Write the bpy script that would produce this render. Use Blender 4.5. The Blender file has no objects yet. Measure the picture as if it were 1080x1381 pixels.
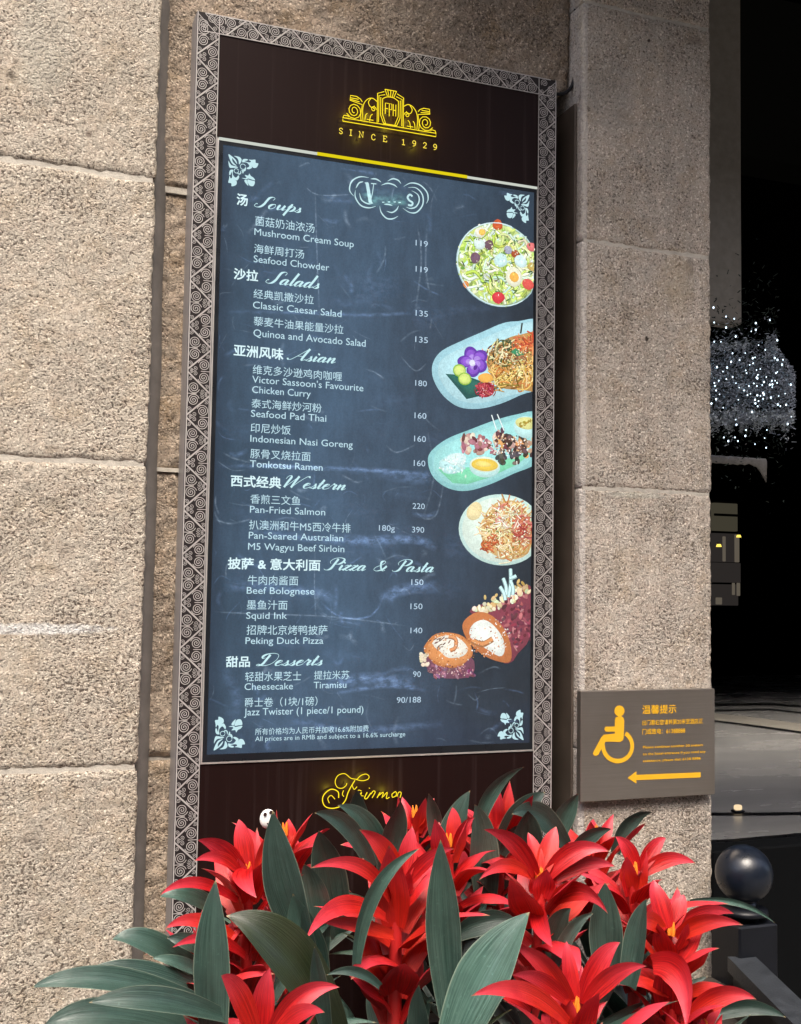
import bpy, math, random
from math import sin, cos, pi, radians, sqrt, atan2, hypot
from mathutils import Vector, noise

# ------------------------------------------------------------------ camera
SC = bpy.context.scene
COL = SC.collection
FPX = 1532.84                                   # focal length in photo pixels (photo 1080 x 1381)
YAW, PITCH, ROLL = 0.361966, 0.065949, 0.015901
CAM = Vector((-0.42878, -2.17160, 0.33355))     # z = 0 is the lower edge of the menu screen, 1.22 m over the pavement
GROUND = -1.22
_f = Vector((sin(YAW)*cos(PITCH), cos(YAW)*cos(PITCH), sin(PITCH)))
_r0 = Vector((cos(YAW), -sin(YAW), 0)); _u0 = _r0.cross(_f)
_r = _r0*cos(ROLL) + _u0*sin(ROLL); _u = -_r0*sin(ROLL) + _u0*cos(ROLL)
cd = bpy.data.cameras.new('camera'); cam = bpy.data.objects.new('camera', cd); COL.objects.link(cam)
cd.sensor_fit = 'HORIZONTAL'; cd.sensor_width = 36; cd.lens = 36*FPX/1080
cd.clip_start = 0.05; cd.clip_end = 500
from mathutils import Matrix
_m = Matrix((_r, _u, -_f)).transposed().to_4x4(); _m.translation = CAM
cam.matrix_world = _m
SC.camera = cam

# ------------------------------------------------------------------ light and exposure
EXPO = 2.0
SC.view_settings.view_transform = 'Standard'; SC.view_settings.look = 'None'
SC.view_settings.exposure = EXPO; SC.view_settings.gamma = 1
W = bpy.data.worlds.new('World'); SC.world = W; W.use_nodes = True
nt = W.node_tree; sky = nt.nodes.new('ShaderNodeTexSky'); sky.sky_type = 'NISHITA'; sky.sun_disc = False
SUN_EL, SUN_AZ = radians(60), radians(200)      # azimuth clockwise from +Y: behind and left of the viewer
sky.sun_elevation = SUN_EL; sky.sun_rotation = SUN_AZ; sky.dust_density = 6.0; sky.air_density = .8; sky.ozone_density = .3
nt.links.new(sky.outputs[0], nt.nodes['Background'].inputs[0]); nt.nodes['Background'].inputs[1].default_value = 0.095
sl = bpy.data.lights.new('sun', 'SUN'); sl.energy = 0.95; sl.angle = radians(30); sl.color = (1, .93, .82)
so = bpy.data.objects.new('sun', sl); COL.objects.link(so)
_sd = Vector((sin(SUN_AZ)*cos(SUN_EL), cos(SUN_AZ)*cos(SUN_EL), sin(SUN_EL)))
so.rotation_euler = (-_sd).to_track_quat('-Z', 'Y').to_euler(); so.location = (-3, -6, 6)
SC.cycles.max_bounces = 7; SC.cycles.transparent_max_bounces = 24

def lin(c):
    return tuple((x/255/12.92 if x <= 10 else ((x/255+.055)/1.055)**2.4) for x in c)
def em(c):                                       # what a lit surface has to give off to read as the sRGB colour c
    return tuple(x/2**EXPO for x in lin(c))

# ------------------------------------------------------------------ helpers
def at(px, py, y):
    """point on the plane y seen at photo pixel px, py"""
    d = _r*((px-540)/FPX) - _u*((py-690.5)/FPX) + _f
    return CAM + d*((y-CAM.y)/d.y)
def px_at(px, z, y=0.0):
    """point on plane y with height z seen at photo column px"""
    py = 690.0
    for _ in range(4):
        a = at(px, py, y); b = at(px, py+1, y); py += (z-a.z)/(b.z-a.z)
    return at(px, py, y)

class MB:
    def __init__(s): s.v = []; s.f = []; s.m = []; s.uv = []; s.c = []
    def poly(s, pts, mi=0, col=None, uv=None):
        n = len(s.v); s.v += [tuple(p) for p in pts]; s.f.append(tuple(range(n, n+len(pts)))); s.m.append(mi)
        s.uv += uv if uv else [(0, 0)]*len(pts); s.c += [col or (1, 1, 1)]*len(pts)
    def grid(s, rows, mi=0, uvs=None, close=False):
        n = len(s.v); nr = len(rows); nc = len(rows[0])
        for i, r in enumerate(rows):
            for j, p in enumerate(r):
                s.v.append(tuple(p)); s.uv.append(uvs[i][j] if uvs else (j/(nc-1), i/(nr-1))); s.c.append((1, 1, 1))
        for i in range(nr-1):
            for j in range(nc if close else nc-1):
                k = (j+1) % nc
                s.f.append((n+i*nc+j, n+i*nc+k, n+(i+1)*nc+k, n+(i+1)*nc+j)); s.m.append(mi)
    def box(s, x0, x1, y0, y1, z0, z1, mi=0, bev=0.0):
        if bev:
            b = bev
            ring = lambda e, z: [(x0+e, y0+e+b, z), (x0+e+b, y0+e, z), (x1-e-b, y0+e, z), (x1-e, y0+e+b, z),
                                 (x1-e, y1-e-b, z), (x1-e-b, y1-e, z), (x0+e+b, y1-e, z), (x0+e, y1-e-b, z)]
            rows = [ring(b, z0), ring(0, z0+b), ring(0, z1-b), ring(b, z1)]
            s.grid(rows, mi, close=True)
            s.poly(list(reversed(rows[0])), mi); s.poly(rows[-1], mi); return
        p = [(x0, y0, z0), (x1, y0, z0), (x1, y1, z0), (x0, y1, z0), (x0, y0, z1), (x1, y0, z1), (x1, y1, z1), (x0, y1, z1)]
        for q in ((0, 3, 2, 1), (4, 5, 6, 7), (0, 1, 5, 4), (1, 2, 6, 5), (2, 3, 7, 6), (3, 0, 4, 7)):
            s.poly([p[i] for i in q], mi)
    def ribbon(s, pts, w, y, mi=0, col=None, taper=False, edge=None):
        """flat stroke in a plane y; pts (x, z); w one width or a list"""
        n = len(pts)
        if n < 2: return
        L = []; R = []
        for i, p in enumerate(pts):
            a = pts[max(0, i-1)]; b = pts[min(n-1, i+1)]
            dx, dz = b[0]-a[0], b[1]-a[1]; l = hypot(dx, dz) or 1e-9
            ww = (w[i] if isinstance(w, (list, tuple)) else w)/2
            if taper: ww *= min(1, .15+3.2*min(i, n-1-i)/n)
            L.append((p[0]-dz/l*ww, y, p[1]+dx/l*ww)); R.append((p[0]+dz/l*ww, y, p[1]-dx/l*ww))
        for i in range(n-1):
            if edge is None:
                s.poly([R[i], R[i+1], L[i+1], L[i]], mi, col)
            else:                                # soft stroke: bright in the middle, nothing at the rim
                c0, c1 = (pts[i][0], y, pts[i][1]), (pts[i+1][0], y, pts[i+1][1])
                k0 = edge*min(1, 4*min(i, n-1-i)/n+.0); k1 = edge*min(1, 4*min(i+1, n-2-i)/n+.0)
                z = (0, 0, 0)
                a = tuple(x*k0 for x in col); b = tuple(x*k1 for x in col)
                for side in (L, R):
                    m = len(s.v); s.v += [c0, c1, side[i+1], side[i]]; s.f.append((m, m+1, m+2, m+3)); s.m.append(mi)
                    s.uv += [(0, 0)]*4; s.c += [a, b, z, z]
    def tube(s, pts, r, mi=0, n=6, closed=False, rads=None):
        P = [Vector(p) for p in pts]; rows = []
        N = len(P)
        for i, p in enumerate(P):
            a = P[(i-1) % N] if closed else P[max(0, i-1)]; b = P[(i+1) % N] if closed else P[min(N-1, i+1)]
            t = (b-a).normalized(); h = Vector((0, 1, 0)) if abs(t.y) < .9 else Vector((1, 0, 0))
            e1 = t.cross(h).normalized(); e2 = t.cross(e1)
            rr = rads[i] if rads else r
            rows.append([p+e1*cos(2*pi*k/n)*rr+e2*sin(2*pi*k/n)*rr for k in range(n)])
        if closed: rows.append(rows[0])
        s.grid(rows, mi, close=True)
        if not closed: s.poly(list(reversed(rows[0])), mi); s.poly(rows[-1], mi)
    def lathe(s, prof, c, mi=0, n=24):
        rows = [[(c[0]+r*cos(2*pi*k/n), c[1]+r*sin(2*pi*k/n), c[2]+z) for k in range(n)] for r, z in prof]
        s.grid(rows, mi, close=True)
    def build(s, name, mats, parent=None, smooth=False, off=None):
        if off is None: off = root_off(parent)
        me = bpy.data.meshes.new(name)
        me.from_pydata([(a-off[0], b-off[1], c-off[2]) for a, b, c in s.v], [], s.f)
        for m in (mats if isinstance(mats, (list, tuple)) else [mats]): me.materials.append(m)
        if any(s.m): me.polygons.foreach_set('material_index', s.m)
        if smooth: me.polygons.foreach_set('use_smooth', [True]*len(s.f))
        ul = me.uv_layers.new(name='UVMap'); ca = me.color_attributes.new('Col', 'FLOAT_COLOR', 'POINT')
        ca.data.foreach_set('color', [x for c in s.c for x in (c[0], c[1], c[2], 1)])
        vi = [0]*len(me.loops); me.loops.foreach_get('vertex_index', vi)
        ul.data.foreach_set('uv', [x for i in vi for x in s.uv[i]])
        me.update()
        o = bpy.data.objects.new(name, me); COL.objects.link(o)
        if parent: o.parent = parent
        return o
OFF = {}
def root_off(o):
    while o is not None and o.parent is not None: o = o.parent
    return OFF.get(o.name, (0, 0, 0)) if o is not None else (0, 0, 0)
def thing(name, label, cat, loc, group=None):
    o = bpy.data.objects.new(name, None); COL.objects.link(o); o.location = loc; o.empty_display_size = .05
    OFF[o.name] = tuple(loc); o['label'] = label; o['category'] = cat
    if group: o['group'] = group
    return o
def tag(o, label, cat, group=None):
    o['label'] = label; o['category'] = cat
    if group: o['group'] = group
    return o
def struct(o): o['kind'] = 'structure'; return o

def spline(pts, n=6, closed=False):
    """Catmull-Rom through pts"""
    out = []; N = len(pts)
    if N < 3: return [tuple(p) for p in pts]
    for i in range(N if closed else N-1):
        g = (lambda k: pts[k % N]) if closed else (lambda k: pts[min(max(k, 0), N-1)])
        a, b, c, d = g(i-1), g(i), g(i+1), g(i+2)
        for k in range(n):
            t = k/n
            out.append(tuple(.5*((2*q)+(-p+r)*t+(2*p-5*q+4*r-s)*t*t+(-p+3*q-3*r+s)*t**3) for p, q, r, s in zip(a, b, c, d)))
    if not closed: out.append(tuple(pts[-1]))
    return out

# ------------------------------------------------------------------ materials
class NT:
    def __init__(s, name):
        s.m = bpy.data.materials.new(name); s.m.use_nodes = True; s.t = s.m.node_tree; s.t.nodes.clear()
        s.out = s.t.nodes.new('ShaderNodeOutputMaterial')
    def n(s, typ, **kw):
        x = s.t.nodes.new('ShaderNode'+typ)
        for k, v in kw.items():
            if k == 'i':
                for a, b in v.items():
                    if isinstance(b, bpy.types.NodeSocket): s.t.links.new(b, x.inputs[a])
                    else: x.inputs[a].default_value = b
            else: setattr(x, k, v)
        return x
    def ramp(s, fac, *st):
        r = s.n('ValToRGB', i={0: fac}); e = r.color_ramp.elements
        while len(e) < len(st): e.new(.5)
        for k, (p, c) in enumerate(st):
            e[k].position = p; e[k].color = (c, c, c, 1) if isinstance(c, (int, float)) else (*c, 1)
        return r.outputs[0]
    def mix(s, f, a, b, mode='MIX'):
        x = s.n('Mix', data_type='RGBA', blend_type=mode)
        for k, v in ((0, f), (6, a), (7, b)):
            if isinstance(v, bpy.types.NodeSocket): s.t.links.new(v, x.inputs[k])
            else: x.inputs[k].default_value = (*v, 1) if isinstance(v, tuple) and len(v) == 3 else v
        return x.outputs[2]
    def noise(s, vec, scale, detail=2, rough=.5, dist=0):
        return s.n('TexNoise', i={'Vector': vec, 'Scale': scale, 'Detail': detail, 'Roughness': rough, 'Distortion': dist}).outputs[0]
    def math(s, op, a, b=0.0):
        return s.n('Math', operation=op, i={0: a, 1: b}).outputs[0]
    def pos(s): return s.n('TexCoord').outputs['Object']
    def done(s, shader): s.t.links.new(shader, s.out.inputs[0]); return s.m
def bsdf(t, **kw):
    names = {'base': 'Base Color', 'rough': 'Roughness', 'metal': 'Metallic', 'spec': 'Specular IOR Level', 'normal': 'Normal',
             'emit': 'Emission Color', 'estr': 'Emission Strength', 'coat': 'Coat Weight', 'crough': 'Coat Roughness',
             'sheen': 'Sheen Weight', 'trans': 'Transmission Weight'}
    i = {}
    for k, v in kw.items(): i[names[k]] = (*v, 1) if isinstance(v, tuple) and len(v) == 3 else v
    return t.n('BsdfPrincipled', i=i).outputs[0]
def plain(name, col, rough=.6, metal=0., spec=.5, var=.12, sc=25, bump=0, coat=0.):
    t = NT(name); p = t.pos(); n = t.noise(p, sc, 4)
    c = t.mix(n, tuple(x*(1-var*2) for x in col), tuple(min(1, x*(1+var*2)) for x in col))
    kw = dict(base=c, rough=t.math('ADD', t.math('MULTIPLY', n, .2), rough-.1), metal=metal, spec=spec, coat=coat)
    if bump: kw['normal'] = t.n('Bump', i={'Strength': bump, 'Distance': .002, 'Height': t.noise(p, sc*6, 3)}).outputs[0]
    return t.done(bsdf(t, **kw))
def glow(name, col, rough=.6, spec=.0):
    t = NT(name); return t.done(bsdf(t, base=(.02, .02, .02), emit=em(col), estr=1.0, rough=rough, spec=spec))
def lamp(name, col, k):
    t = NT(name); return t.done(t.n('Emission', i={0: (*lin(col), 1), 1: k*2/2**EXPO}).outputs[0])
def granite(name, a, b, pit, stain=.5, seed=0., patches=(), streak=0.):
    t = NT(name); p = t.n('Mapping', i={0: t.pos(), 1: (seed, seed*.7, seed*1.3)}).outputs[0]
    big = t.ramp(t.noise(p, 5, 5, .6), (.3, a), (.7, b))
    hue = t.mix(t.ramp(t.noise(p, 38, 3), (.42, 0.), (.66, .4)), big, (a[0]*1.03, a[1]*.93, a[2]*.88))
    hue = t.mix(t.ramp(t.noise(p, 17, 4, .6), (.5, 0.), (.72, stain)), hue, (a[0]*.72, a[1]*.6, a[2]*.42))
    grain = t.noise(p, 330, 3, .7)
    c = t.mix(1.0, hue, t.ramp(grain, (.3, .66), (.5, 1.0), (.7, 1.26)), 'MULTIPLY')
    vor = t.n('TexVoronoi', i={'Vector': p, 'Scale': 300.}).outputs['Color']
    sep = t.n('SeparateColor', i={0: vor})
    c = t.mix(t.ramp(sep.outputs[0], (.9, 0.), (.93, .75)), c, tuple(min(.8, x*1.55) for x in a))
    c = t.mix(t.ramp(sep.outputs[1], (.935, 0.), (.965, .5)), c, (.07, .06, .052))
    pn = t.noise(p, 165, 3, .62, .3)
    clus = t.noise(p, 9, 3)
    pv = t.math('ADD', pn, t.math('MULTIPLY', t.math('SUBTRACT', clus, .5), .34))
    c = t.mix(t.ramp(pv, (.35, pit), (.425, 0.)), c, (.105, .082, .064))
    if streak:
        sv = t.noise(t.n('Mapping', i={0: p, 3: (34, 34, 2.4)}).outputs[0], 1, 4, .6)
        c = t.mix(1.0, c, t.ramp(sv, (.3, 1-streak), (.7, 1+streak*.6)), 'MULTIPLY')
    for (qx, qz, rx, rz, col, k) in patches:               # lime runs, chips and old stains
        q = t.n('SeparateXYZ', i={0: t.pos()})
        dx = t.math('DIVIDE', t.math('SUBTRACT', q.outputs[0], qx), rx); dz = t.math('DIVIDE', t.math('SUBTRACT', q.outputs[2], qz), rz)
        r2 = t.math('ADD', t.math('MULTIPLY', dx, dx), t.math('MULTIPLY', dz, dz))
        r2 = t.math('ADD', r2, t.math('MULTIPLY', t.math('SUBTRACT', t.noise(p, 60, 3, .6), .5), 1.6))
        c = t.mix(t.ramp(r2, (.25, k), (1., 0.)), c, col)
    h = t.math('ADD', t.math('MULTIPLY', t.ramp(pv, (.3, 0.), (.55, 1.)), 1.0), t.math('MULTIPLY', grain, .5))
    bm = t.n('Bump', i={'Strength': .8, 'Distance': .0035, 'Height': h}).outputs[0]
    return t.done(bsdf(t, base=c, rough=.85, spec=.3, normal=bm))

M = {}
def pp(px, py, x0): q = at(px, py, 0); return q.x-x0, q.z-GROUND
_w = (.66, .68, .68)
M['granite'] = granite('granite', (.425, .385, .322), (.35, .315, .26), .95, .35, 0., [
    (*pp(40, 848, -.48975), .16, .012, _w, .6), (*pp(45, 1128, -.48975), .022, .026, (.26, .23, .19), .6), (*pp(72, 606, -.48975), .02, .01, (.26, .22, .17), .6),
    (*pp(85, 530, -.48975), .03, .014, (.24, .21, .17), .45), (*pp(90, 745, -.48975), .02, .02, (.24, .20, .16), .4), (*pp(15, 100, -.48975), .01, .01, (.1, .08, .06), .8), (*pp(120, 180, -.48975), .008, .008, (.13, .1, .08), .8), (*pp(198, 190, -.48975), .006, .006, (.1, .08, .06), .8), (*pp(60, 65, -.48975), .06, .12, (.36, .36, .31), .35), (*pp(50, 1230, -.48975), .03, .02, (.28, .24, .2), .4)])
M['granite_right'] = granite('granite_weathered', (.485, .437, .375), (.40, .355, .30), .8, .4, 3.1, [
    (.819-.984, 1.8, .008, 4., (.52, .49, .46), .7), (*pp(872, 457, .984), .006, .008, (.03, .022, .015), .95), (*pp(875, 55, .984), .005, .005, (.03, .02, .015), .95), (*pp(868, 70, .984), .004, .004, (.06, .04, .02), .8), (*pp(938, 55, .984), .03, .012, (.2, .17, .14), .5),
    (*pp(930, 360, .984), .012, .03, (.22, .19, .16), .55), (*pp(915, 380, .984), .05, .09, (.40, .32, .2), .3), (*pp(820, 130, .984), .08, .1, (.34, .32, .29), .4), (*pp(860, 668, .984), .1, .008, (.36, .37, .32), .5)], streak=.14)
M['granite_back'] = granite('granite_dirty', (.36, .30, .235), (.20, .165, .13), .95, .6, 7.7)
M['mortar'] = plain('mortar', (.43, .40, .345), .9, var=.2, sc=60, bump=.6)
M['sealant'] = plain('sealant', (.17, .155, .14), .75, var=.2, sc=30, bump=.3)
M['lining'] = plain('brown_lining', (.075, .058, .045), .6, var=.3, sc=12)  # shade of the slot put into a brown colour
M['casing'] = plain('grey_casing', (.30, .29, .30), .45, .3, var=.1)
M['frame_dark'] = plain('dark_frame', (.014, .011, .0115), .5, spec=.2)
M['frame_silver'] = plain('silver_ornament', (.37, .35, .34), .5, .0, var=.18, sc=30)
def brown():
    t = NT('brown_panel'); p = t.pos()
    st = t.n('Mapping', i={0: p, 3: (60, 1, 1.2)}).outputs[0]
    drips = t.ramp(t.noise(st, 1.0, 4, .6), (.55, 0.), (.85, .35))
    c = t.mix(drips, (.0105, .0045, .004), (.06, .042, .042))
    return t.done(bsdf(t, base=c, rough=.45, spec=.12))
M['brown'] = brown()
M['trim'] = plain('screen_trim', (.55, .53, .5), .35, .6)
M['bezel'] = plain('screen_bezel', (.008, .010, .013), .3)
M['text'] = glow('menu_text', (222, 250, 255))
M['text2'] = glow('menu_text_small', (196, 230, 242))
M['price'] = glow('menu_price', (188, 214, 234))
M['script'] = glow('menu_script', (200, 240, 246))
M['ornament'] = glow('menu_ornament', (196, 232, 238))
M['yellow'] = lamp('yellow_neon', (255, 226, 40), .62)
M['yellow2'] = lamp('yellow_neon_letters', (255, 226, 80), .55)
M['strip_y'] = lamp('yellow_strip', (228, 208, 24), .5)
M['strip_w'] = lamp('white_strip', (205, 210, 200), .5)
def pic():
    t = NT('menu_picture'); c = t.n('VertexColor', layer_name='Col').outputs[0]
    n = t.noise(t.pos(), 90, 3, .6)
    c = t.mix(1.0, c, t.ramp(n, (.3, .9), (.7, 1.07)), 'MULTIPLY')
    c = t.mix(1.0, c, t.ramp(t.noise(t.pos(), 330, 3, .7), (.3, .84), (.7, 1.14)), 'MULTIPLY')
    return t.done(bsdf(t, base=(.02, .02, .02), emit=c, estr=1.14/2**EXPO, rough=.3, spec=0.))
M['picture'] = pic()
def chalk():
    t = NT('chalk'); c = t.n('VertexColor', layer_name='Col').outputs[0]
    k = t.ramp(t.noise(t.n('Mapping', i={0: t.pos(), 3: (60, 60, 110)}).outputs[0], 1, 3, .7), (.38, 0.15), (.62, 1.))
    c = t.mix(1.0, c, k, 'MULTIPLY')
    e = t.n('Emission', i={0: c, 1: 1/2**EXPO}).outputs[0]
    return t.done(t.n('AddShader', i={0: e, 1: t.n('BsdfTransparent').outputs[0]}).outputs[0])
M['chalk'] = chalk()
def board():
    t = NT('menu_board'); p = t.pos(); s = t.n('SeparateXYZ', i={0: p})
    x, z = t.math('ADD', s.outputs[0], .348), t.math('ADD', s.outputs[2], -.60)
    rx = t.math('DIVIDE', x, .70); rz = t.math('DIVIDE', z, 1.204)
    n = t.noise(p, 3.2, 4, .55)
    f = t.math('ADD', rx, t.math('MULTIPLY', t.math('SUBTRACT', n, .5), .9))
    c = t.ramp(f, (.0, lin((54, 75, 94))), (.35, lin((73, 97, 121))), (.7, lin((60, 75, 92))), (1., lin((44, 52, 61))))
    f2 = t.math('ADD', rz, t.math('MULTIPLY', t.math('SUBTRACT', t.noise(p, 5, 3), .5), .3))
    c = t.mix(t.ramp(f2, (.72, 0.), (1., .55)), c, lin((64, 84, 104)))
    c = t.mix(t.ramp(f2, (.0, .55), (.09, 0.)), c, lin((38, 50, 72)))
    c = t.mix(t.ramp(rx, (.0, .7), (.06, 0.)), c, lin((34, 46, 64)))
    dust = t.noise(t.n('Mapping', i={0: p, 3: (26, 1, 9)}).outputs[0], 1.5, 6, .7)
    c = t.mix(1.0, c, t.ramp(dust, (.35, .88), (.65, 1.14)), 'MULTIPLY')
    grain = t.noise(p, 300, 2, .6)
    c = t.mix(1.0, c, t.ramp(grain, (.3, .9), (.7, 1.1)), 'MULTIPLY')
    return t.done(bsdf(t, base=(.01, .01, .01), emit=c, estr=1/2**EXPO, rough=.25, spec=.15))
M['board'] = board()

def leaf_mat(name, a, b, edge):
    t = NT(name); uv = t.n('UVMap').outputs[0]; s = t.n('SeparateXYZ', i={0: uv}); u, v = s.outputs[0], s.outputs[1]
    rnd = t.n('ObjectInfo').outputs['Random']
    st = t.n('Mapping', i={0: t.n('CombineXYZ', i={0: u, 1: v, 2: t.math('MULTIPLY', rnd, 20.)}).outputs[0], 3: (42, 2.2, 1)}).outputs[0]
    vein = t.noise(st, 1, 3, .6)
    blot = t.noise(t.pos(), 28, 4, .6)
    c = t.mix(t.ramp(vein, (.33, 0.), (.67, 1.)), a, b)
    c = t.mix(t.ramp(t.noise(t.pos(), 150, 3, .7), (.62, 0.), (.78, .4)), c, tuple(x*2.2 for x in b))
    c = t.mix(t.ramp(blot, (.45, 0.), (.75, .45)), c, tuple(x*.62 for x in a))
    c = t.mix(1., c, t.ramp(rnd, (0., .7), (.55, 1.15), (1., 2.1)), 'MULTIPLY')
    ed = t.math('ABSOLUTE', t.math('SUBTRACT', u, .5))
    c = t.mix(t.ramp(ed, (.47, 0.), (.495, .55)), c, edge)
    c = t.mix(t.ramp(v, (.965, 0.), (.99, .8)), c, (.30, .22, .10))
    h = t.math('ADD', vein, t.math('MULTIPLY', blot, .6))
    bm = t.n('Bump', i={'Strength': .45, 'Distance': .0025, 'Height': h}).outputs[0]
    d = bsdf(t, base=c, rough=t.math('ADD', t.math('MULTIPLY', blot, .3), .24), spec=.6, normal=bm, coat=.35, crough=.3)
    tr = t.n('BsdfTranslucent', i={0: c}).outputs[0]
    return t.done(t.n('MixShader', i={0: .07, 1: d, 2: tr}).outputs[0])
M['leaf'] = leaf_mat('leaf', (.011, .034, .025), (.044, .086, .070), (.26, .31, .23))
M['leaf_dark'] = leaf_mat('leaf_olive', (.006, .010, .0035), (.012, .018, .0065), (.03, .04, .015))
def bract_mat():
    t = NT('bract'); uv = t.n('UVMap').outputs[0]; s = t.n('SeparateXYZ', i={0: uv}); u, v = s.outputs[0], s.outputs[1]
    rnd = t.n('ObjectInfo').outputs['Random']
    st = t.n('Mapping', i={0: t.n('CombineXYZ', i={0: u, 1: v, 2: t.math('MULTIPLY', rnd, 20.)}).outputs[0], 3: (26, 1.6, 1)}).outputs[0]
    vein = t.noise(st, 1, 3, .6)
    c = t.mix(t.ramp(vein, (.35, 0.), (.65, 1.)), (.22, .0015, .004), (.54, .010, .010))
    c = t.mix(t.ramp(rnd, (.5, 0.), (1., .5)), c, (.60, .035, .008))
    c = t.mix(t.ramp(v, (.35, 0.), (1., .55)), c, (.74, .075, .13))
    c = t.mix(t.ramp(t.noise(t.pos(), 26, 3, .6), (.5, 0.), (.75, .5)), c, (.30, .004, .012))
    c = t.mix(t.ramp(t.math('ADD', v, t.math('MULTIPLY', rnd, .04)), (.97, 0.), (1.01, .85)), c, (.32, .15, .09))
    bm = t.n('Bump', i={'Strength': .4, 'Distance': .002, 'Height': vein}).outputs[0]
    d = bsdf(t, base=c, rough=t.math('ADD', t.math('MULTIPLY', vein, .3), .28), spec=.45, normal=bm, coat=.1, crough=.25)
    tr = t.n('BsdfTranslucent', i={0: t.mix(1., c, (1., .5, .4), 'MULTIPLY')}).outputs[0]
    return t.done(t.n('MixShader', i={0: .13, 1: d, 2: tr}).outputs[0])
M['bract'] = bract_mat()
M['stalk'] = plain('red_stalk', (.40, .012, .012), .5)
M['bud'] = plain('orange_bud', (.75, .22, .02), .45)
M['soil'] = plain('soil', (.018, .013, .010), .95, var=.4, sc=80, bump=1)
M['planter'] = plain('planter', (.035, .028, .024), .55, bump=.3)
M['black'] = plain('black_iron', (.005, .006, .009), .4, spec=.3, bump=.15)
M['matte_black'] = plain('matte_black', (.004, .0045, .005), .8, spec=.1)
M['slate'] = plain('slate_rail', (.020, .024, .030), .55, var=.3, sc=40, bump=.4)
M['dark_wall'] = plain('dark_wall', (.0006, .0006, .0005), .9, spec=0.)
M['pale'] = plain('pale_panel', (.30, .275, .235), .8, spec=.1)
M['facing'] = plain('facing', (.16, .15, .14), .8, var=.2, sc=1)
M['paving'] = plain('paving', (.10, .095, .09), .8, var=.2, sc=8, bump=.4)

# ------------------------------------------------------------------ the setting
m = MB(); m.grid([[(x, y, GROUND) for x in (-60, -8, -1, 2.4, 8, 60)] for y in (-60, -20, -6, -1, 2.4)])
m.grid([[(x, y, GROUND) for x in (-60, 1.05)] for y in (2.4, 60)])
struct(m.build('pavement', M['paving']))

def rough_block(mb, x0, x1, yf, yb, z0, z1, res=.0045, amp=.0016, bev=.010, chip=.006, seed=0., corner=None, notch=None, margin=0.):
    """one bush-hammered block: a fine displaced sheet wrapped over its sides and front"""
    prof = [(x0, yb, 0)]
    n = 6
    for k in range(1, n): prof.append((x0, yb+(yf+bev-yb)*k/n, 0))
    for k in range(5):
        a = pi/2*k/4; prof.append((x0+bev*(1-cos(a)), yf+bev*(1-sin(a)), 1))
    nx = max(2, int((x1-x0-2*bev)/res))
    for k in range(1, nx): prof.append((x0+bev+(x1-x0-2*bev)*k/nx, yf, 2))
    for k in range(5):
        a = pi/2*k/4; prof.append((x1-bev*(1-sin(a)), yf+bev*(1-cos(a)), 1))
    for k in range(1, n): prof.append((x1, yf+bev+(yb-yf-bev)*k/n, 0))
    prof.append((x1, yb, 0))
    zs = [z0, z0+.001, z0+.003, z0+.006]; nz = max(2, int((z1-z0-.012)/res))
    zs += [z0+.006+(z1-z0-.012)*k/nz for k in range(1, nz)] + [z1-.006, z1-.003, z1-.001, z1]
    rows = []
    cx = (x0+x1)/2
    for zi, z in enumerate(zs):
        e = min(z-z0, z1-z); r = []
        for x, y, k in prof:
            q = Vector((x*1.0+seed, y*1.0, z))
            d = noise.noise(q*95)*amp + noise.noise(q*40)*amp*.8 + noise.noise(q*7)*amp*.9
            ez = max(0, 1-e/.012)
            cc = ez*ez*(.004+chip*max(0, noise.noise(q*22)+.15+.6*noise.noise(q*60)))
            ex = min(x-x0, x1-x)
            cz = max(0, 1-ex/.014)*chip*.7*(noise.noise(Vector((seed*3+x, z*1.0, 1))*26)+.5*noise.noise(Vector((seed, z*1.0, 5))*70))
            if margin: d *= min(1, max(.25, (x-x0-margin*.6)/margin))
            yy = y + (d+cc if k else 0)
            xx = x + (0 if k == 2 else (1 if x < cx else -1)*(d+cz*.6+cc*.6))
            zz = z
            if notch:                                             # the lower right part is cut back into a deep slot
                xn, zn = notch
                dx, dz = x-(x1-corner), (zn+corner)-z
                if (x > xn and z < zn) or (dx > 0 and 0 < dz and hypot(dx, dz) > corner): yy = yb
            r.append((xx, min(yy, yb) if k else yy, zz))
        rows.append(r)
    rows = [[(cx+(x-cx)*.98, yb, z0) for x, y, z in rows[0]]] + rows + [[(cx+(x-cx)*.98, yb, z1) for x, y, z in rows[-1]]]
    mb.grid(rows)

J = [GROUND, -.553, -.008, .557, 1.107, 1.654, 2.20, 2.75, 3.3]
def pilaster(label, x0, x1, mat, seed, shift, depth=.13, bev=.010, chip=.006, g=.0045, my=.0075, name='stone_pilaster'):
    t = thing(name, label, 'pilaster', ((x0+x1)/2, .03, GROUND), 'granite pilasters of the facade')
    for i in range(len(J)-1):
        a, b = J[i]+shift, J[i+1]+shift
        if i == 0: a = GROUND+.001
        vis = 1 <= i <= 5
        mb = MB(); rough_block(mb, x0, x1, 0, depth, a+g, b-g, .0045 if vis else .03, seed=seed+i*1.7, bev=bev, chip=chip, margin=.012)
        mb.build('stone_block', mat, t, smooth=True)
    mb = MB(); mb.box(x0+my+.003, x1-my-.003, my, depth-.005, GROUND+.02, 3.25)
    mb.build('mortar', M['mortar'], t)
    return t
pilaster('pale rough granite pilaster left of the menu sign', -.86, -.1195, M['granite'], 0., 0., bev=.006, chip=.005, g=.0026, my=.0035)
pilaster('rough granite pilaster carrying the wheelchair plate', .813, 1.155, M['granite_right'], 11., .0, depth=.30, bev=.009, chip=.0025, g=.0016, my=.0030)

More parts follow.
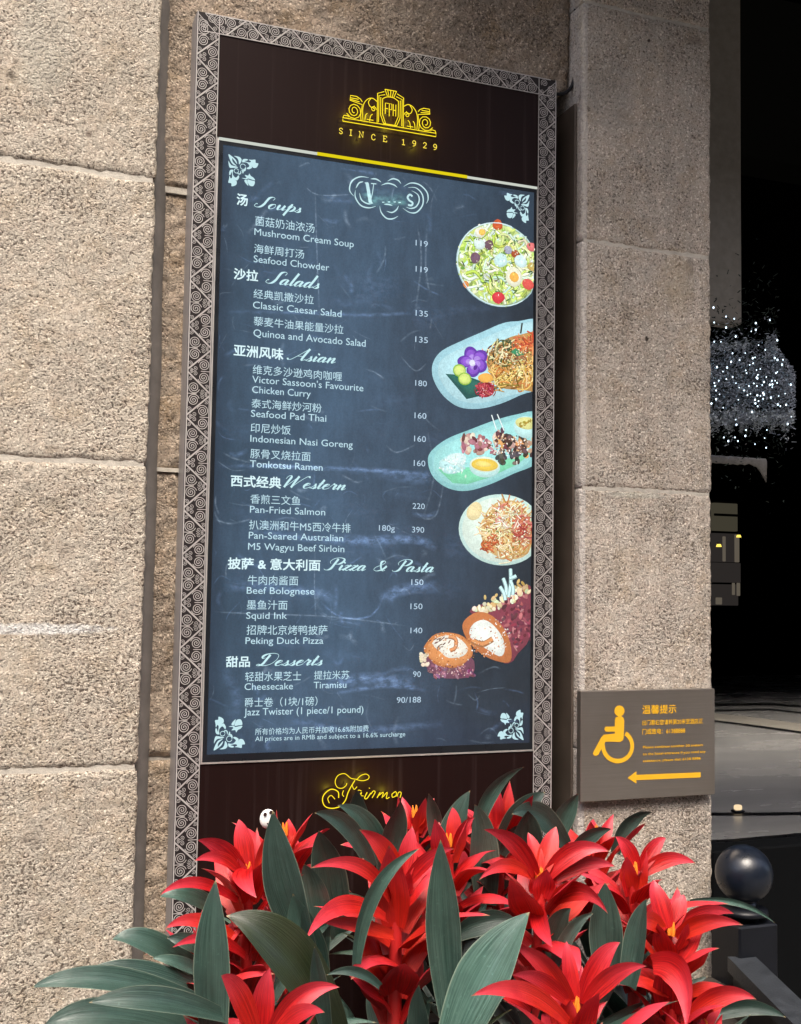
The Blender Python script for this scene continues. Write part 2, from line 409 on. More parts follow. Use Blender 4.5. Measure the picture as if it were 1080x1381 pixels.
# back wall of the niche between the pilasters
t = thing('niche_wall', 'dirty rough granite wall behind the menu sign', 'wall', (.35, .09, GROUND))
zj = [GROUND+.001, -.56, -.004, .5555, 1.1135]
for i in range(4):
    mb = MB(); rough_block(mb, -.118, .72, .066, .29, zj[i]+.004, zj[i+1]-.004, .0055 if i else .03, amp=.0042, seed=21+i, chip=.007)
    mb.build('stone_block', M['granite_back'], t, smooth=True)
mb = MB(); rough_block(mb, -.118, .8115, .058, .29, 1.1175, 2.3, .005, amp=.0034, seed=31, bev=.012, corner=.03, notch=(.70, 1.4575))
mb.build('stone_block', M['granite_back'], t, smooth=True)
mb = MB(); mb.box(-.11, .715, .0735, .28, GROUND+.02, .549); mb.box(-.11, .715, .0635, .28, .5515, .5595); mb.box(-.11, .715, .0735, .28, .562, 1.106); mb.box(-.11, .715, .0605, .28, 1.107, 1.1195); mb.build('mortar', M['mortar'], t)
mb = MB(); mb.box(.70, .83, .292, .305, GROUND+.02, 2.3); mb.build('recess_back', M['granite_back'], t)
mb = MB(); mb.box(.8055, .8105, .022, .288, GROUND+.02, 1.425, bev=.001); mb.box(.725, .8050, .282, .288, GROUND+.02, 1.425, bev=.001); mb.build('recess_lining', M['lining'], t)  # brown sheets added to darken the shaded slot beside the sign
cb = [at(x, y, .046) for x, y in ((776, -60), (776, 0), (776, 60), (775, 100), (770, 118), (760, 126), (748, 127))]  # black tube drawn along the dark line at the block edge
mb = MB(); mb.tube(spline([tuple(p) for p in cb], 6), .0042, n=8); tag(mb.build('cable', M['black'], smooth=True), 'thin black tube running down beside the sign top corner', 'cable')  # tube for the dark line at the block edge
mb = MB()
rows = []
for k in range(120):
    z = GROUND+.02+k*.03
    w = .0165+.003*noise.noise(Vector((1, 2, z*6)))
    rows.append([(-.1215, .05, z), (-.117, .044+.002*noise.noise(Vector((4, 0, z*15))), z), (-.108+w*.5-.008, .047, z), (-.108+w, .062, z), (-.106+w, .075, z)])
mb.grid(rows); mb.build('joint_sealant', M['sealant'], t, smooth=True)

# ------------------------------------------------------------------ the menu sign
SX0, SX1, SZ0, SZ1 = -.050, .746, -.60, 1.457
IX0, IX1, IZ1, IZ0 = -.0045, .7015, 1.418, -.56
sign = thing('menu_sign', 'tall illuminated restaurant menu board in a silver scrollwork frame', 'menu board', (.348, .03, SZ0))
mb = MB(); mb.box(SX0, SX1, .0045, .066, SZ0, SZ1); mb.build('casing', M['casing'], sign)
mb = MB()
for a in ((SX0, IX0, SZ0, SZ1), (IX1, SX1, SZ0, SZ1), (IX0, IX1, IZ1, SZ1), (IX0, IX1, SZ0, IZ0)): mb.box(a[0], a[1], 0, .0042, a[2], a[3])
frame = mb.build('frame', M['frame_dark'], sign)
def spiral(mb, cx, cz, r, turns, a0, w, y, cw=1):
    n = int(13*turns)+4
    pts = []
    for k in range(n+1):
        f = k/n; a = a0+cw*2*pi*turns*(1-f); rr = r*(.06+.94*(1-f))
        pts.append((cx+rr*cos(a), cz+rr*sin(a)))
    mb.ribbon(pts, w, y)
YO = -.0007
P = .0891
def strip(mb, o, ax, inw, length, wd, phase):
    """scrollwork of alternating triangles along a strip: o outer-edge start, ax along, inw towards the inner edge (unit x, z)"""
    def T(u, v): return (o[0]+ax[0]*u+inw[0]*v*wd, o[1]+ax[1]*u+inw[1]*v*wd)
    def line(a, b, w): mb.ribbon([T(*a), T(*b)], w, YO)
    line((0, .03), (length, .03), .0022); line((0, .97), (length, .97), .0018)
    n = int(length/P)+2
    for k in range(-1, n):
        for half in (0, 1):
            c = phase+k*P+half*P/2                     # apex/base centre
            if c-P*.5 < -.001-P*.2 or c+P*.5 > length+.001+P*.2: continue
            fl = (lambda v: v) if half == 0 else (lambda v: 1-v)
            line((c-P*.45, fl(.05)), (c-.002, fl(.96)), .0014); line((c+P*.45, fl(.05)), (c+.002, fl(.96)), .0014)
            line((c, fl(.0)), (c, fl(.42)), .0013)
            for s in (-1, 1):
                q = T(c+s*.0122, fl(.30))
                spiral(mb, q[0], q[1], .0115, 2.7, pi/2*s+half*pi, .00135, YO-.0001, s)
                for u, v, r in ((.0052, .66, .0048), (.030, .14, .0042), (.0025, .82, .003)):
                    q = T(c+s*u, fl(v)); spiral(mb, q[0], q[1], r, 1.6, 1.1*s, .0009, YO-.0001, -s)
mb = MB()
zl = at(258, 438, 0).z
ph = (zl-SZ0) % P
strip(mb, (SX0, SZ0), (0, 1), (1, 0), SZ1-SZ0, IX0-SX0, ph-P/2)
strip(mb, (SX1, SZ0), (0, 1), (-1, 0), SZ1-SZ0, SX1-IX1, ph-P/2)
strip(mb, (IX0-.03, SZ1), (1, 0), (0, -1), IX1-IX0+.06, SZ1-IZ1, P*.5-.004)
for cx_, s_ in ((SX0, 1), (SX1, -1)):
    spiral(mb, cx_+s_*.014, SZ1-.024, .0098, 2.4, 1.2, .0014, YO-.0001, s_); spiral(mb, cx_+s_*.030, SZ1-.011, .0085, 2.2, 2.6, .0013, YO-.0001, -s_)
    spiral(mb, cx_+s_*.036, SZ1-.030, .005, 1.6, .4, .001, YO-.0001, s_)
mb.build('frame_ornament', M['frame_silver'], frame)

YP = .0012
mb = MB(); mb.box(IX0, IX1, YP, .0042, 1.2125, IZ1); mb.build('upper_panel', M['brown'], sign)
mb = MB(); mb.box(IX0, IX1, YP, .0042, IZ0, -.0085); mb.build('lower_panel', M['brown'], sign)

# the lit screen
YS = .0008
mb = MB(); mb.poly([(.008, YS, .010), (.6935, YS, .010), (.6935, YS, 1.197), (.008, YS, 1.197)])
mb.poly([(.008, .0042, .010), (.008, .0042, 1.197), (.6935, .0042, 1.197), (.6935, .0042, .010)])
for a, b in (((.008, .010), (.6935, .010)), ((.6935, .010), (.6935, 1.197)), ((.6935, 1.197), (.008, 1.197)), ((.008, 1.197), (.008, .010))):
    mb.poly([(a[0], .0042, a[1]), (b[0], .0042, b[1]), (b[0], YS, b[1]), (a[0], YS, a[1])])
screen = mb.build('screen', M['board'], sign)
mb = MB()
for a in ((-.0005, .008, -.004, 1.205), (.6935, .7, -.004, 1.205), (.008, .6935, -.004, .010), (.008, .6935, 1.197, 1.205)): mb.box(a[0], a[1], .0002, .0042, a[2], a[3])
mb.build('bezel', M['bezel'], sign)
mb = MB()
for a in ((-.0038, -.0008, -.0075, 1.2085), (.7002, .7012, -.0075, 1.2085), (-.0008, .7002, -.0075, -.0045)): mb.box(a[0], a[1], -.0012, .0042, a[2], a[3])
mb.build('screen_trim', M['trim'], sign)
for a, b, mt, z in ((-.0008, .20, M['strip_w'], 1.2105), (.20, .533, M['strip_y'], 1.2112), (.533, .7002, M['strip_w'], 1.210)):
    mb = MB(); mb.box(a, b, -.0016, .0042, 1.2055, z); mb.build('light_strip', mt, sign)

# --- text on the screen
def text_verts(s, bold=0.):
    c = bpy.data.curves.new('txt', 'FONT'); c.body = s; c.resolution_u = 3
    o = bpy.data.objects.new('txt', c); COL.objects.link(o)
    me = bpy.data.meshes.new_from_object(o.evaluated_get(bpy.context.evaluated_depsgraph_get()))
    v0 = [(a.co.x, a.co.y) for a in me.vertices]; f0 = [tuple(p.vertices) for p in me.polygons]
    v, f = [], []
    for q in (((-bold, -bold), (bold, -bold), (-bold, bold), (bold, bold)) if bold else ((0, 0),)):
        f += [tuple(i+len(v) for i in p) for p in f0]; v += [(a+q[0], b+q[1]) for a, b in v0]
    text_verts.copies = 4 if bold else 1
    bpy.data.objects.remove(o); bpy.data.curves.remove(c); bpy.data.meshes.remove(me)
    return v, f
YT = .0004
def put_text(name, s, pxl, pxr, ytop, ybot, mat, parent, y=YT, bold=0., desc=False, plane=0.):
    """fit the text's ink between two photo columns at the left end's top and bottom rows"""
    a = at(pxl, ytop, plane); b = at(pxl, ybot, plane); c = px_at(pxr, b.z, plane)
    v, f = text_verts(s, bold)
    xs = [p[0] for p in v]; zs = [p[1] for p in v]
    lo = min(zs); hi = max(zs)
    if desc: lo = 0.; hi = .725                       # Latin: cap height on the baseline
    sx = (c.x-b.x)/(max(xs)-min(xs)); sz = (a.z-b.z)/(hi-lo); x0 = min(xs)
    mb = MB()
    per = len(v)//text_verts.copies
    mb.v = [(b.x+(p[0]-x0)*sx, y-.000015*(i//per), b.z+(p[1]-lo)*sz) for i, p in enumerate(v)]; mb.f = f; mb.m = [0]*len(f)
    mb.uv = [(0, 0)]*len(v); mb.c = [(1, 1, 1)]*len(v)
    return mb.build(name, mat, parent)
HEAD = [('汤', 319, 334, 260.5, 276.4), ('沙拉', 315, 348, 361, 376.5), ('亚洲风味', 315, 382, 464, 480), ('西式经典', 311, 379, 640, 656),
        ('披萨 & 意大利面', 307, 432, 751.5, 767.5), ('甜品', 304.6, 337, 885, 900)]
for s, a, b, c, d in HEAD: put_text('heading_text', s, a, b, c, d, M['text'], screen, bold=.018)
CN = [('菌菇奶油浓汤', 344, 424, 291, 304), ('海鲜周打汤', 342.5, 410, 328.6, 341), ('经典凯撒沙拉', 341.7, 423, 389.4, 402), ('藜麦牛油果能量沙拉', 342, 463, 426.4, 439),
      ('维克多沙逊鸡肉咖喱', 340.7, 461, 491.5, 504.4), ('泰式海鲜炒河粉', 339, 433.5, 537.3, 550), ('印尼炒饭', 338, 392, 570.3, 583.2), ('豚骨叉烧拉面', 337.5, 418.7, 604.8, 617.6),
      ('香煎三文鱼', 337.5, 405, 666.2, 679), ('扒澳洲和牛M5西冷牛排', 335.7, 472.6, 701, 714), ('牛肉肉酱面', 334, 402, 775.6, 788.6), ('墨鱼汁面', 332.7, 387.6, 809, 822),
      ('招牌北京烤鸭披萨', 332.4, 441.5, 842.8, 856.2), ('轻甜水果芝士', 330.4, 406, 906.2, 919), ('提拉米苏', 423.4, 471, 904.6, 916.6), ('爵士卷（1块/1磅）', 329.7, 428, 941, 954)]
for s, a, b, c, d in CN: put_text('dish_text', s, a, b, c, d, M['text2'], screen)
EN = [('Mushroom Cream Soup', 343, 477, 307, 316.7), ('Seafood Chowder', 342, 444, 343.6, 353.3), ('Classic Caesar Salad', 341, 460.5, 405.6, 415.4), ('Quinoa and Avocado Salad', 341.7, 493, 443.2, 453.3),
      ("Victor Sassoon's Favourite", 340, 490, 506, 515.8), ('Chicken Curry', 340, 419, 519.9, 529.6), ('Seafood Pad Thai', 338.4, 440, 552, 561.8), ('Indonesian Nasi Goreng', 337.5, 475.6, 586, 595.6),
      ('Tonkotsu Ramen', 337, 435, 620, 629.8), ('Pan-Fried Salmon', 337, 438.5, 681.5, 691.2), ('Pan-Seared Australian', 335.4, 462.8, 716.5, 726.2), ('M5 Wagyu Beef Sirloin', 334.5, 464.3, 731.5, 741.2),
      ('Beef Bolognese', 332.7, 424, 791, 800.6), ('Squid Ink', 332, 387, 825, 834.4), ('Peking Duck Pizza', 331, 436, 859, 868.5), ('Cheesecake', 329.7, 395, 921, 930.6), ('Tiramisu', 423, 467, 919, 928.4),
      ('Jazz Twister (1 piece/1 pound)', 329, 490, 955, 965)]
for s, a, b, c, d in EN: put_text('dish_text', s, a, b, c, d, M['text2'], screen, desc=True)
PR = [('119', 560.5, 577, 323, 331), ('119', 560.5, 577, 358.2, 366.2), ('135', 560.5, 577, 417.5, 425.7), ('135', 560, 577, 453, 461.2), ('180', 560, 575.6, 512, 520), ('160', 559, 575, 555.7, 563.9), ('160', 558.5, 574.4, 587, 595.2),
      ('160', 558, 573.5, 620, 628.2), ('220', 556.4, 572.8, 678, 686), ('180g', 511, 532.4, 707.6, 715.6), ('390', 555.6, 572, 709.8, 718), ('150', 554.7, 571, 780.8, 788.8), ('150', 553.5, 569.7, 813.4, 821.4), ('140', 553.5, 569.5, 846, 854),
      ('90', 557, 567.5, 905, 913), ('90/188', 535, 567.6, 939.8, 948)]
for s, a, b, c, d in PR: put_text('price_text', s, a, b, c, d, M['price'], screen, desc=True)
put_text('small_print', '所有价格均为人民币并加收16.6%附加费', 344, 497, 982.3, 991.5, M['text2'], screen)
put_text('small_print', 'All prices are in RMB and subject to a 16.6% surcharge', 344, 546.5, 993, 999.6, M['text2'], screen, desc=True)

# --- copperplate headings, drawn as pen strokes
G = {
 'o': (.42, [[(.24, .42), (.10, .36), (.04, .18), (.12, 0), (.25, .03), (.32, .22), (.24, .42)]]),
 'u': (.50, [[(-.02, .30), (.05, .42), (.06, .15), (.12, 0), (.24, .10), (.31, .42)], [(.31, .42), (.31, .12), (.36, 0), (.46, .12)]]),
 'p': (.44, [[(-.02, .3), (.08, .62), (.08, .1), (.08, -.42)], [(.09, .12), (.2, .42), (.33, .34), (.33, .12), (.22, 0), (.12, .03)]]),
 's': (.32, [[(-.02, .02), (.10, .2), (.16, .44)], [(.14, .4), (.18, .24), (.24, .12), (.16, 0), (.05, .03), (.04, .10)]]),
 'a': (.46, [[(.28, .36), (.18, .43), (.06, .3), (.04, .1), (.11, 0), (.22, .1), (.29, .42)], [(.29, .42), (.28, .12), (.33, 0), (.44, .12)]]),
 'l': (.24, [[(.08, 1.0), (.07, .5), (.07, .1), (.12, 0), (.23, .12)]]),
 'd': (.46, [[(.28, .36), (.18, .43), (.06, .3), (.04, .1), (.11, 0), (.22, .1), (.29, .42)], [(.29, 1.0), (.29, .5), (.28, .12), (.33, 0), (.44, .12)]]),
 'i': (.24, [[(.07, .42), (.06, .12), (.11, 0), (.22, .12)], [(.09, .68), (.085, .58)]]),
 'n': (.46, [[(-.02, .3), (.05, .43), (.06, .2), (.06, 0)], [(.06, .05), (.18, .38), (.26, .42), (.28, .3), (.27, .1), (.32, 0), (.44, .12)]]),
 'e': (.38, [[(.04, .20), (.16, .23), (.25, .32), (.22, .42), (.13, .41), (.05, .28), (.04, .12), (.12, 0), (.24, .02), (.36, .14)]]),
 't': (.26, [[(.09, .78), (.07, .4), (.07, .1), (.13, 0), (.25, .12)], [(-.04, .43), (.20, .44)]]),
 'r': (.36, [[(-.03, .2), (.07, .5), (.10, .40), (.22, .40), (.19, .15), (.24, 0), (.34, .12)]]),
 'z': (.36, [[(-.02, .33), (.08, .42), (.16, .38), (.26, .42), (.02, .02), (.12, .06), (.24, -.01), (.34, .12)]]),
 'S': (.70, [[(.68, .74), (.70, .90), (.58, 1.0), (.44, .9), (.42, .62), (.42, .3), (.34, .06), (.18, 0), (.04, .1), (.05, .28), (.12, .26)]]),
 'A': (.80, [[(-.10, .12), (-.04, .0), (.10, .04), (.28, .36), (.58, 1.0)], [(.60, 1.0), (.58, .5), (.58, .12), (.64, 0), (.76, .12)], [(.26, .34), (.60, .34)]]),
 'W': (1.1, [[(.0, .72), (.02, .94), (.12, 1.0), (.20, .86), (.20, .4), (.22, 0)], [(.22, 0), (.4, .5), (.54, .98)], [(.54, .98), (.54, .5), (.56, 0)], [(.56, 0), (.72, .5), (.92, .94), (1.04, 1.0), (1.06, .9)]]),
 'P': (.74, [[(.38, .92), (.36, .5), (.34, .14), (.22, 0), (.06, .02), (.0, .10)], [(.16, .52), (.06, .7), (.16, .93), (.42, 1.02), (.68, .92), (.72, .7), (.58, .50), (.40, .50)]]),
 'D': (.92, [[(.36, .9), (.34, .5), (.32, .14), (.18, 0), (.06, .05), (.14, .12), (.4, .0), (.70, .12), (.84, .5), (.76, .88), (.48, 1.02), (.18, .94), (.06, .74), (.14, .6), (.22, .66)]]),
 '&': (.80, [[(.66, .42), (.56, .14), (.32, 0), (.12, .10), (.14, .32), (.36, .5), (.46, .7), (.38, .84), (.26, .78), (.28, .58), (.46, .2), (.62, .02), (.72, .08)]]),
 ' ': (.30, []),
}
def script_strokes(s, slant=.44):
    out = []; x = 0
    for ch in s:
        adv, st = G[ch]
        for q in st:
            sp = spline(q, 7)
            ws = []
            for i in range(len(sp)):
                a = sp[max(0, i-1)]; b = sp[min(len(sp)-1, i+1)]
                dn = -(b[1]-a[1])/(hypot(b[0]-a[0], b[1]-a[1]) or 1)
                ws.append(.030+.098*max(0, dn)**1.5)
            ws = [(ws[max(0, i-1)]+ws[i]+ws[min(len(ws)-1, i+1)])/3 for i in range(len(ws))]
            out.append(([(x+p[0]+slant*p[1], p[1]) for p in sp], ws))
        x += adv
    return out
def put_script(s, pxl, pxr, ytop, ybase, mat, parent):
    a = at(pxl, ytop, 0); b = at(pxl, ybase, 0); c = px_at(pxr, b.z, 0)
    st = script_strokes(s); xs = [p[0] for q, _ in st for p in q]
    sx = (c.x-b.x)/(max(xs)-min(xs)); sz = (a.z-b.z); x0 = min(xs)
    mb = MB()
    for k, (q, w) in enumerate(st):
        mb.ribbon([(b.x+(p[0]-x0)*sx, b.z+p[1]*sz) for p in q], [x*(sx+sz)/2 for x in w], YT-.00001*k)
    return mb.build('heading_script', mat, parent)
for s, a, b, c, d in (('Soups', 343, 406, 262.5, 278.6), ('Salads', 358.5, 430.5, 364, 381.5), ('Asian', 388, 452.5, 468, 484.5), ('Western', 383, 466, 641, 657),
                      ('Pizza & Pasta', 437, 584.6, 752, 768.5), ('Desserts', 345.5, 434.7, 881.5, 897.8)):
    put_script(s, a, b, c, d, M['script'], screen)

# --- corner ornaments
LR = [(470, 270), (480, 205), (540, 180), (600, 185), (585, 212), (520, 235), (640, 250), (670, 215), (615, 190), (700, 178), (775, 165), (785, 235), (850, 245), (805, 345), (725, 360), (690, 310), (700, 365), (625, 412), (575, 395), (640, 335), (585, 268), (520, 262)]
ORN = [[(145, 130), (230, 168), (325, 245), (352, 330), (270, 240), (238, 205), (250, 290), (345, 372), (250, 345), (190, 262)],
       [(280, 150), (400, 155), (452, 205), (440, 275), (398, 330), (385, 250), (350, 190)], [(150, 280), (180, 330), (230, 378), (340, 388), (372, 412), (262, 432), (188, 440), (160, 378)],
       [(450, 455), (520, 440), (545, 370), (565, 410), (540, 470), (480, 472)], [(360, 535), (420, 540), (440, 470), (455, 520), (425, 565), (385, 565)],
       LR, [(z*1.0-5, x*1.02) for x, z in LR],
       [(470, 640), (540, 655), (605, 640), (535, 560), (620, 562), (640, 508), (680, 562), (742, 592), (780, 650), (690, 640), (610, 630)],
       [(600, 660), (690, 665), (778, 680), (742, 790), (645, 782)], [(530, 690), (585, 668), (625, 800), (560, 745)], [(470, 480), (510, 480), (495, 535)]]
def ornament(cx, cz, sx, sz, size):
    mb = MB()
    k = size/720
    T = lambda p: (cx+sx*(p[0]-145)*k, cz-sz*(p[1]-130)*k)
    for i, q in enumerate(ORN):
        sp = [T(p) for p in spline(q, 3, True)]
        mb.poly([(a, YT-.00002*i, b) for a, b in sp])
    for c, r in (((490, 372), 62), ((338, 492), 52)):
        mb.ribbon([T((c[0]+r*cos(a*.3), c[1]+r*sin(a*.3))) for a in range(21)], 15*k, YT-.0003)
    o = mb.build('corner_ornament', M['ornament'], screen); return o
oz = at(308, 208, 0); ob = at(288, 1012, 0); orr = at(714, 263, 0); obr = at(706, 998, 0)
ornament(oz.x, oz.z, 1, 1, .062); ornament(orr.x, orr.z, -1, 1, .062)
ornament(ob.x, ob.z, 1, -1, .062); ornament(obr.x, obr.z, -1, -1, .062)

# --- swirled emblem at the head of the menu (its middle letters are smudged away)
def Z3(x, y): q = at(460+x/8.31, 230+y/8.31, 0); return (q.x, q.z)
mb = MB()
for q in ([(145, 290), (95, 220), (120, 120), (210, 70), (310, 80)], [(330, 95), (390, 95), (450, 130)], [(160, 220), (160, 300), (220, 390), (310, 418), (390, 400)], [(205, 250), (230, 330), (300, 372), (360, 365)], [(165, 200), (200, 140), (250, 125)],
          [(450, 165), (520, 143), (590, 160), (630, 190)], [(520, 120), (580, 92), (640, 110), (672, 150)], [(700, 180), (780, 140), (880, 160), (960, 240), (975, 320), (955, 370)], [(750, 190), (840, 195), (910, 270), (915, 380), (850, 465), (770, 470), (690, 420)],
          [(790, 225), (860, 270), (875, 340), (840, 405), (780, 425), (730, 410)], [(432, 395), (450, 470), (510, 535), (580, 540), (640, 510)], [(510, 455), (570, 470), (620, 440), (645, 395)], [(480, 378), (530, 380), (575, 392)]):
    mb.ribbon([Z3(*p) for p in spline(q, 5)], .0028, YT, taper=True)
mb.poly([(a, YT-.00004, b) for a, b in (Z3(300, 130), Z3(310, 145), Z3(345, 350), Z3(355, 365), Z3(310, 362), Z3(275, 150), Z3(262, 135))])
mb.ribbon([Z3(*p) for p in spline([(335, 145), (395, 150)], 3)], .0022, YT); mb.ribbon([Z3(*p) for p in ((330, 340), (352, 250), (365, 150))], .0016, YT)
mb.ribbon([Z3(*p) for p in spline([(800, 290), (770, 270), (745, 300), (765, 335), (800, 360), (790, 390), (750, 385)], 5)], .0042, YT)
for p in ((470, 355), (535, 352), (600, 352), (655, 358)): mb.ribbon([Z3(p[0]-12, p[1]), Z3(p[0]+14, p[1])], .002, YT)
mb.build('swirl_emblem', M['ornament'], screen)

# --- chalk scratches and smears of the blackboard picture
rnd = random.Random(5)
mb = MB()
def smear(pts, w, col, k, y):
    sp = spline([(min(max(q.x, .012), .688), min(max(q.z, .014), 1.185)) for q in (at(a, b, 0) for a, b in pts)], 8); mb.ribbon(sp, w, y, col=lin(col), edge=k)
yk = [YT-.0004]
def nxt(): yk[0] -= .0000006; return yk[0]
bl = (135, 165, 215); wh = (180, 200, 220)
for pts, w, c, k in (([(425, 255), (427, 330), (431, 430)], .004, wh, .35), ([(300, 420), (420, 422), (500, 425), (575, 420)], .010, bl, .3), ([(290, 628), (400, 630), (500, 634), (590, 640)], .012, bl, .45), ([(500, 636), (560, 645), (580, 640)], .03, bl, .3),
                     ([(440, 725), (500, 728), (560, 728), (590, 740)], .022, bl, .55), ([(335, 715), (430, 728), (540, 735)], .02, bl, .25), ([(300, 795), (340, 790), (430, 800), (450, 815)], .025, bl, .3), ([(510, 810), (545, 795), (590, 790)], .03, bl, .45),
                     ([(283, 825), (350, 828), (450, 832), (555, 845)], .004, wh, .35), ([(425, 740), (424, 790), (426, 835)], .004, wh, .3), ([(430, 810), (460, 832), (500, 830), (520, 800)], .006, bl, .5), ([(430, 925), (500, 915), (560, 922)], .03, bl, .5), ([(450, 935), (520, 925), (575, 930)], .012, bl, .5),
                     ([(410, 250), (430, 263), (480, 262)], .004, wh, .4), ([(400, 240), (470, 240)], .004, wh, .25), ([(562, 300), (568, 350), (560, 420)], .006, wh, .25), ([(576, 300), (574, 360), (580, 400)], .006, wh, .25), ([(575, 575), (585, 640), (570, 700)], .006, wh, .2),
                     ([(560, 690), (575, 700), (590, 690), (600, 640)], .005, wh, .3), ([(490, 497), (505, 502), (520, 512)], .005, wh, .45), ([(300, 610), (330, 622), (420, 632)], .005, wh, .3), ([(290, 700), (310, 706), (340, 700)], .005, wh, .4), ([(520, 600), (535, 610), (560, 600)], .005, wh, .3),
                     ([(540, 480), (560, 500), (575, 490)], .004, wh, .35), ([(385, 970), (480, 985), (600, 975)], .02, bl, .3), ([(330, 955), (420, 965)], .03, bl, .25), ([(300, 900), (320, 940), (310, 970)], .03, bl, .2), ([(460, 640), (480, 650), (490, 648)], .006, wh, .35)):
    smear(pts, w, c, k, nxt())
for pts, w, k in (([(470, 262), (500, 266), (545, 272), (565, 272)], .05, .10), ([(492, 258), (500, 268), (512, 273)], .028, .28), ([(505, 268), (528, 270), (548, 264)], .022, .2), ([(520, 272), (535, 274), (548, 273)], .012, .25)):
    smear(pts, w, (150, 225, 215), k, nxt())
for i in range(330):
    x, y = rnd.uniform(285, 705), rnd.uniform(215, 1005)
    if x > 590 and 300 < y < 900: continue
    a = rnd.choice((0, 0, 1.5, rnd.uniform(0, 3.1))) + rnd.gauss(0, .25); L = rnd.uniform(6, 46); cu = rnd.gauss(0, 5)
    smear([(x-cos(a)*L/2, y-sin(a)*L/2), (x+rnd.gauss(0, 2)+cu*sin(a), y+cu*cos(a)), (x+cos(a)*L/2, y+sin(a)*L/2)], rnd.choice((.0025, .003, .005, .012)), rnd.choice((bl, wh)), rnd.uniform(.06, .28), nxt())
for i in range(60):
    x, y = rnd.uniform(290, 600), rnd.uniform(240, 1000)
    smear([(x, y), (x+rnd.uniform(10, 40), y+rnd.gauss(0, 5)), (x+rnd.uniform(50, 90), y+rnd.gauss(0, 8))], rnd.uniform(.02, .06), bl, rnd.uniform(.02, .07), nxt())
mb.build('chalk_marks', M['chalk'], screen)

# --- the dish pictures
class Dish:
    def __init__(s, seed): s.mb = MB(); s.y = YS-.0003; s.r = random.Random(seed)
    def shape(s, pts, col, shade=.86, hi=1.07):
        s.y -= .000003
        q = [(min(p[0], .6933), p[1]) for p in pts]; n = len(q)
        cx = sum(p[0] for p in q)/n; cz = sum(p[1] for p in q)/n
        ry = max(p[1] for p in q)-cz
        mid = [(cx+(p[0]-cx)*.6-ry*.08, cz+(p[1]-cz)*.6+ry*.10) for p in q]
        m = len(s.mb.v); l = lin(col); cs = lambda k: tuple(min(1.2, x*k) for x in l)
        s.mb.v += [(p[0], s.y, p[1]) for p in q]+[(min(p[0], .6933), s.y, p[1]) for p in mid]+[(min(cx-ry*.1, .6933), s.y, cz+ry*.14)]
        for k, p in enumerate(q): s.mb.c.append(cs(shade*(1+.12*(p[1]-cz)/(ry or 1))))
        s.mb.c += [l]*n+[cs(hi)]; s.mb.uv += [(0, 0)]*(2*n+1)
        for k in range(n):
            e = (k+1) % n
            s.mb.f += [(m+k, m+e, m+n+e, m+n+k), (m+n+k, m+n+e, m+2*n)]; s.mb.m += [0, 0]
    def blob(s, c, a, b, rot, col, wob=.2, n=14):
        k = [1+s.r.uniform(-wob, wob) for _ in range(n)]
        if wob: k = [(k[i-1]+k[i]*2+k[(i+1) % n])/4 for i in range(n)]
        s.shape([(c[0]+a*k[i]*cos(2*pi*i/n)*cos(rot)-b*k[i]*sin(2*pi*i/n)*sin(rot), c[1]+a*k[i]*cos(2*pi*i/n)*sin(rot)+b*k[i]*sin(2*pi*i/n)*cos(rot)) for i in range(n)], col)
    def line(s, pts, w, col):
        s.y -= .000003; sp = [(min(p[0], .6925), p[1]) for p in spline(pts, 5)]
        s.mb.ribbon(sp, w*1.25, s.y, col=tuple(x*.55 for x in lin(col))); s.y -= .000003
        s.mb.ribbon([(p[0], p[1]+w*.12) for p in sp], w*.72, s.y, col=tuple(min(1.1, x*1.12) for x in lin(col)))
    def px(s, x, y): q = at(x, y, 0); return (q.x, q.z)
    def poly(s, pts, col): s.shape([s.px(*p) for p in pts], col)
    def done(s): return s.mb.build('dish_picture', M['picture'], screen)
def zc(x0, y0, k): return lambda x, y: (x0+x/k, y0+y/k)
def jit(d, col, k=14): g = d.r.gauss(0, k); return tuple(min(255, max(0, c+g+d.r.gauss(0, k*.4))) for c in col)
def speck(d, Z, cx, cy, rx, ry, n, cols, s0=.0012, s1=.0032):
    for i in range(n):
        a = d.r.uniform(0, 6.28); k = sqrt(d.r.random())
        d.blob(d.px(*Z(cx+cos(a)*rx*k, cy+sin(a)*ry*k)), d.r.uniform(s0, s1), d.r.uniform(s0, s1)*.6, d.r.uniform(0, 3), jit(d, d.r.choice(cols), 10), .3, 6)
# salad bowl
Q = zc(560, 280, 4.909)
d = Dish(1); C = d.px(672, 357); RX, RZ = .0985, .0915
d.blob(C, RX, RZ, 0, (188, 220, 224), 0, 40); d.blob(C, RX*.975, RZ*.975, 0, (160, 190, 150), 0, 40); d.blob(C, RX*.955, RZ*.955, 0, (206, 224, 150), .02, 40)
def inside(C, rx, rz, k=.9):
    while 1:
        a, b = d.r.uniform(-1, 1), d.r.uniform(-1, 1)
        if a*a+b*b < k*k: return (C[0]+a*rx, C[1]+b*rz)
for i in range(620):
    c = inside(C, RX, RZ, .93)
    col = d.r.choice([(196, 222, 112), (214, 232, 140), (170, 205, 80), (226, 240, 190), (232, 244, 226), (206, 236, 228), (150, 182, 84), (218, 226, 120), (120, 150, 66), (186, 214, 150)])
    d.blob(c, d.r.uniform(.003, .012), d.r.uniform(.002, .005), d.r.uniform(0, 3.1), jit(d, tuple(min(255, x+14) for x in col)), .4, 9)
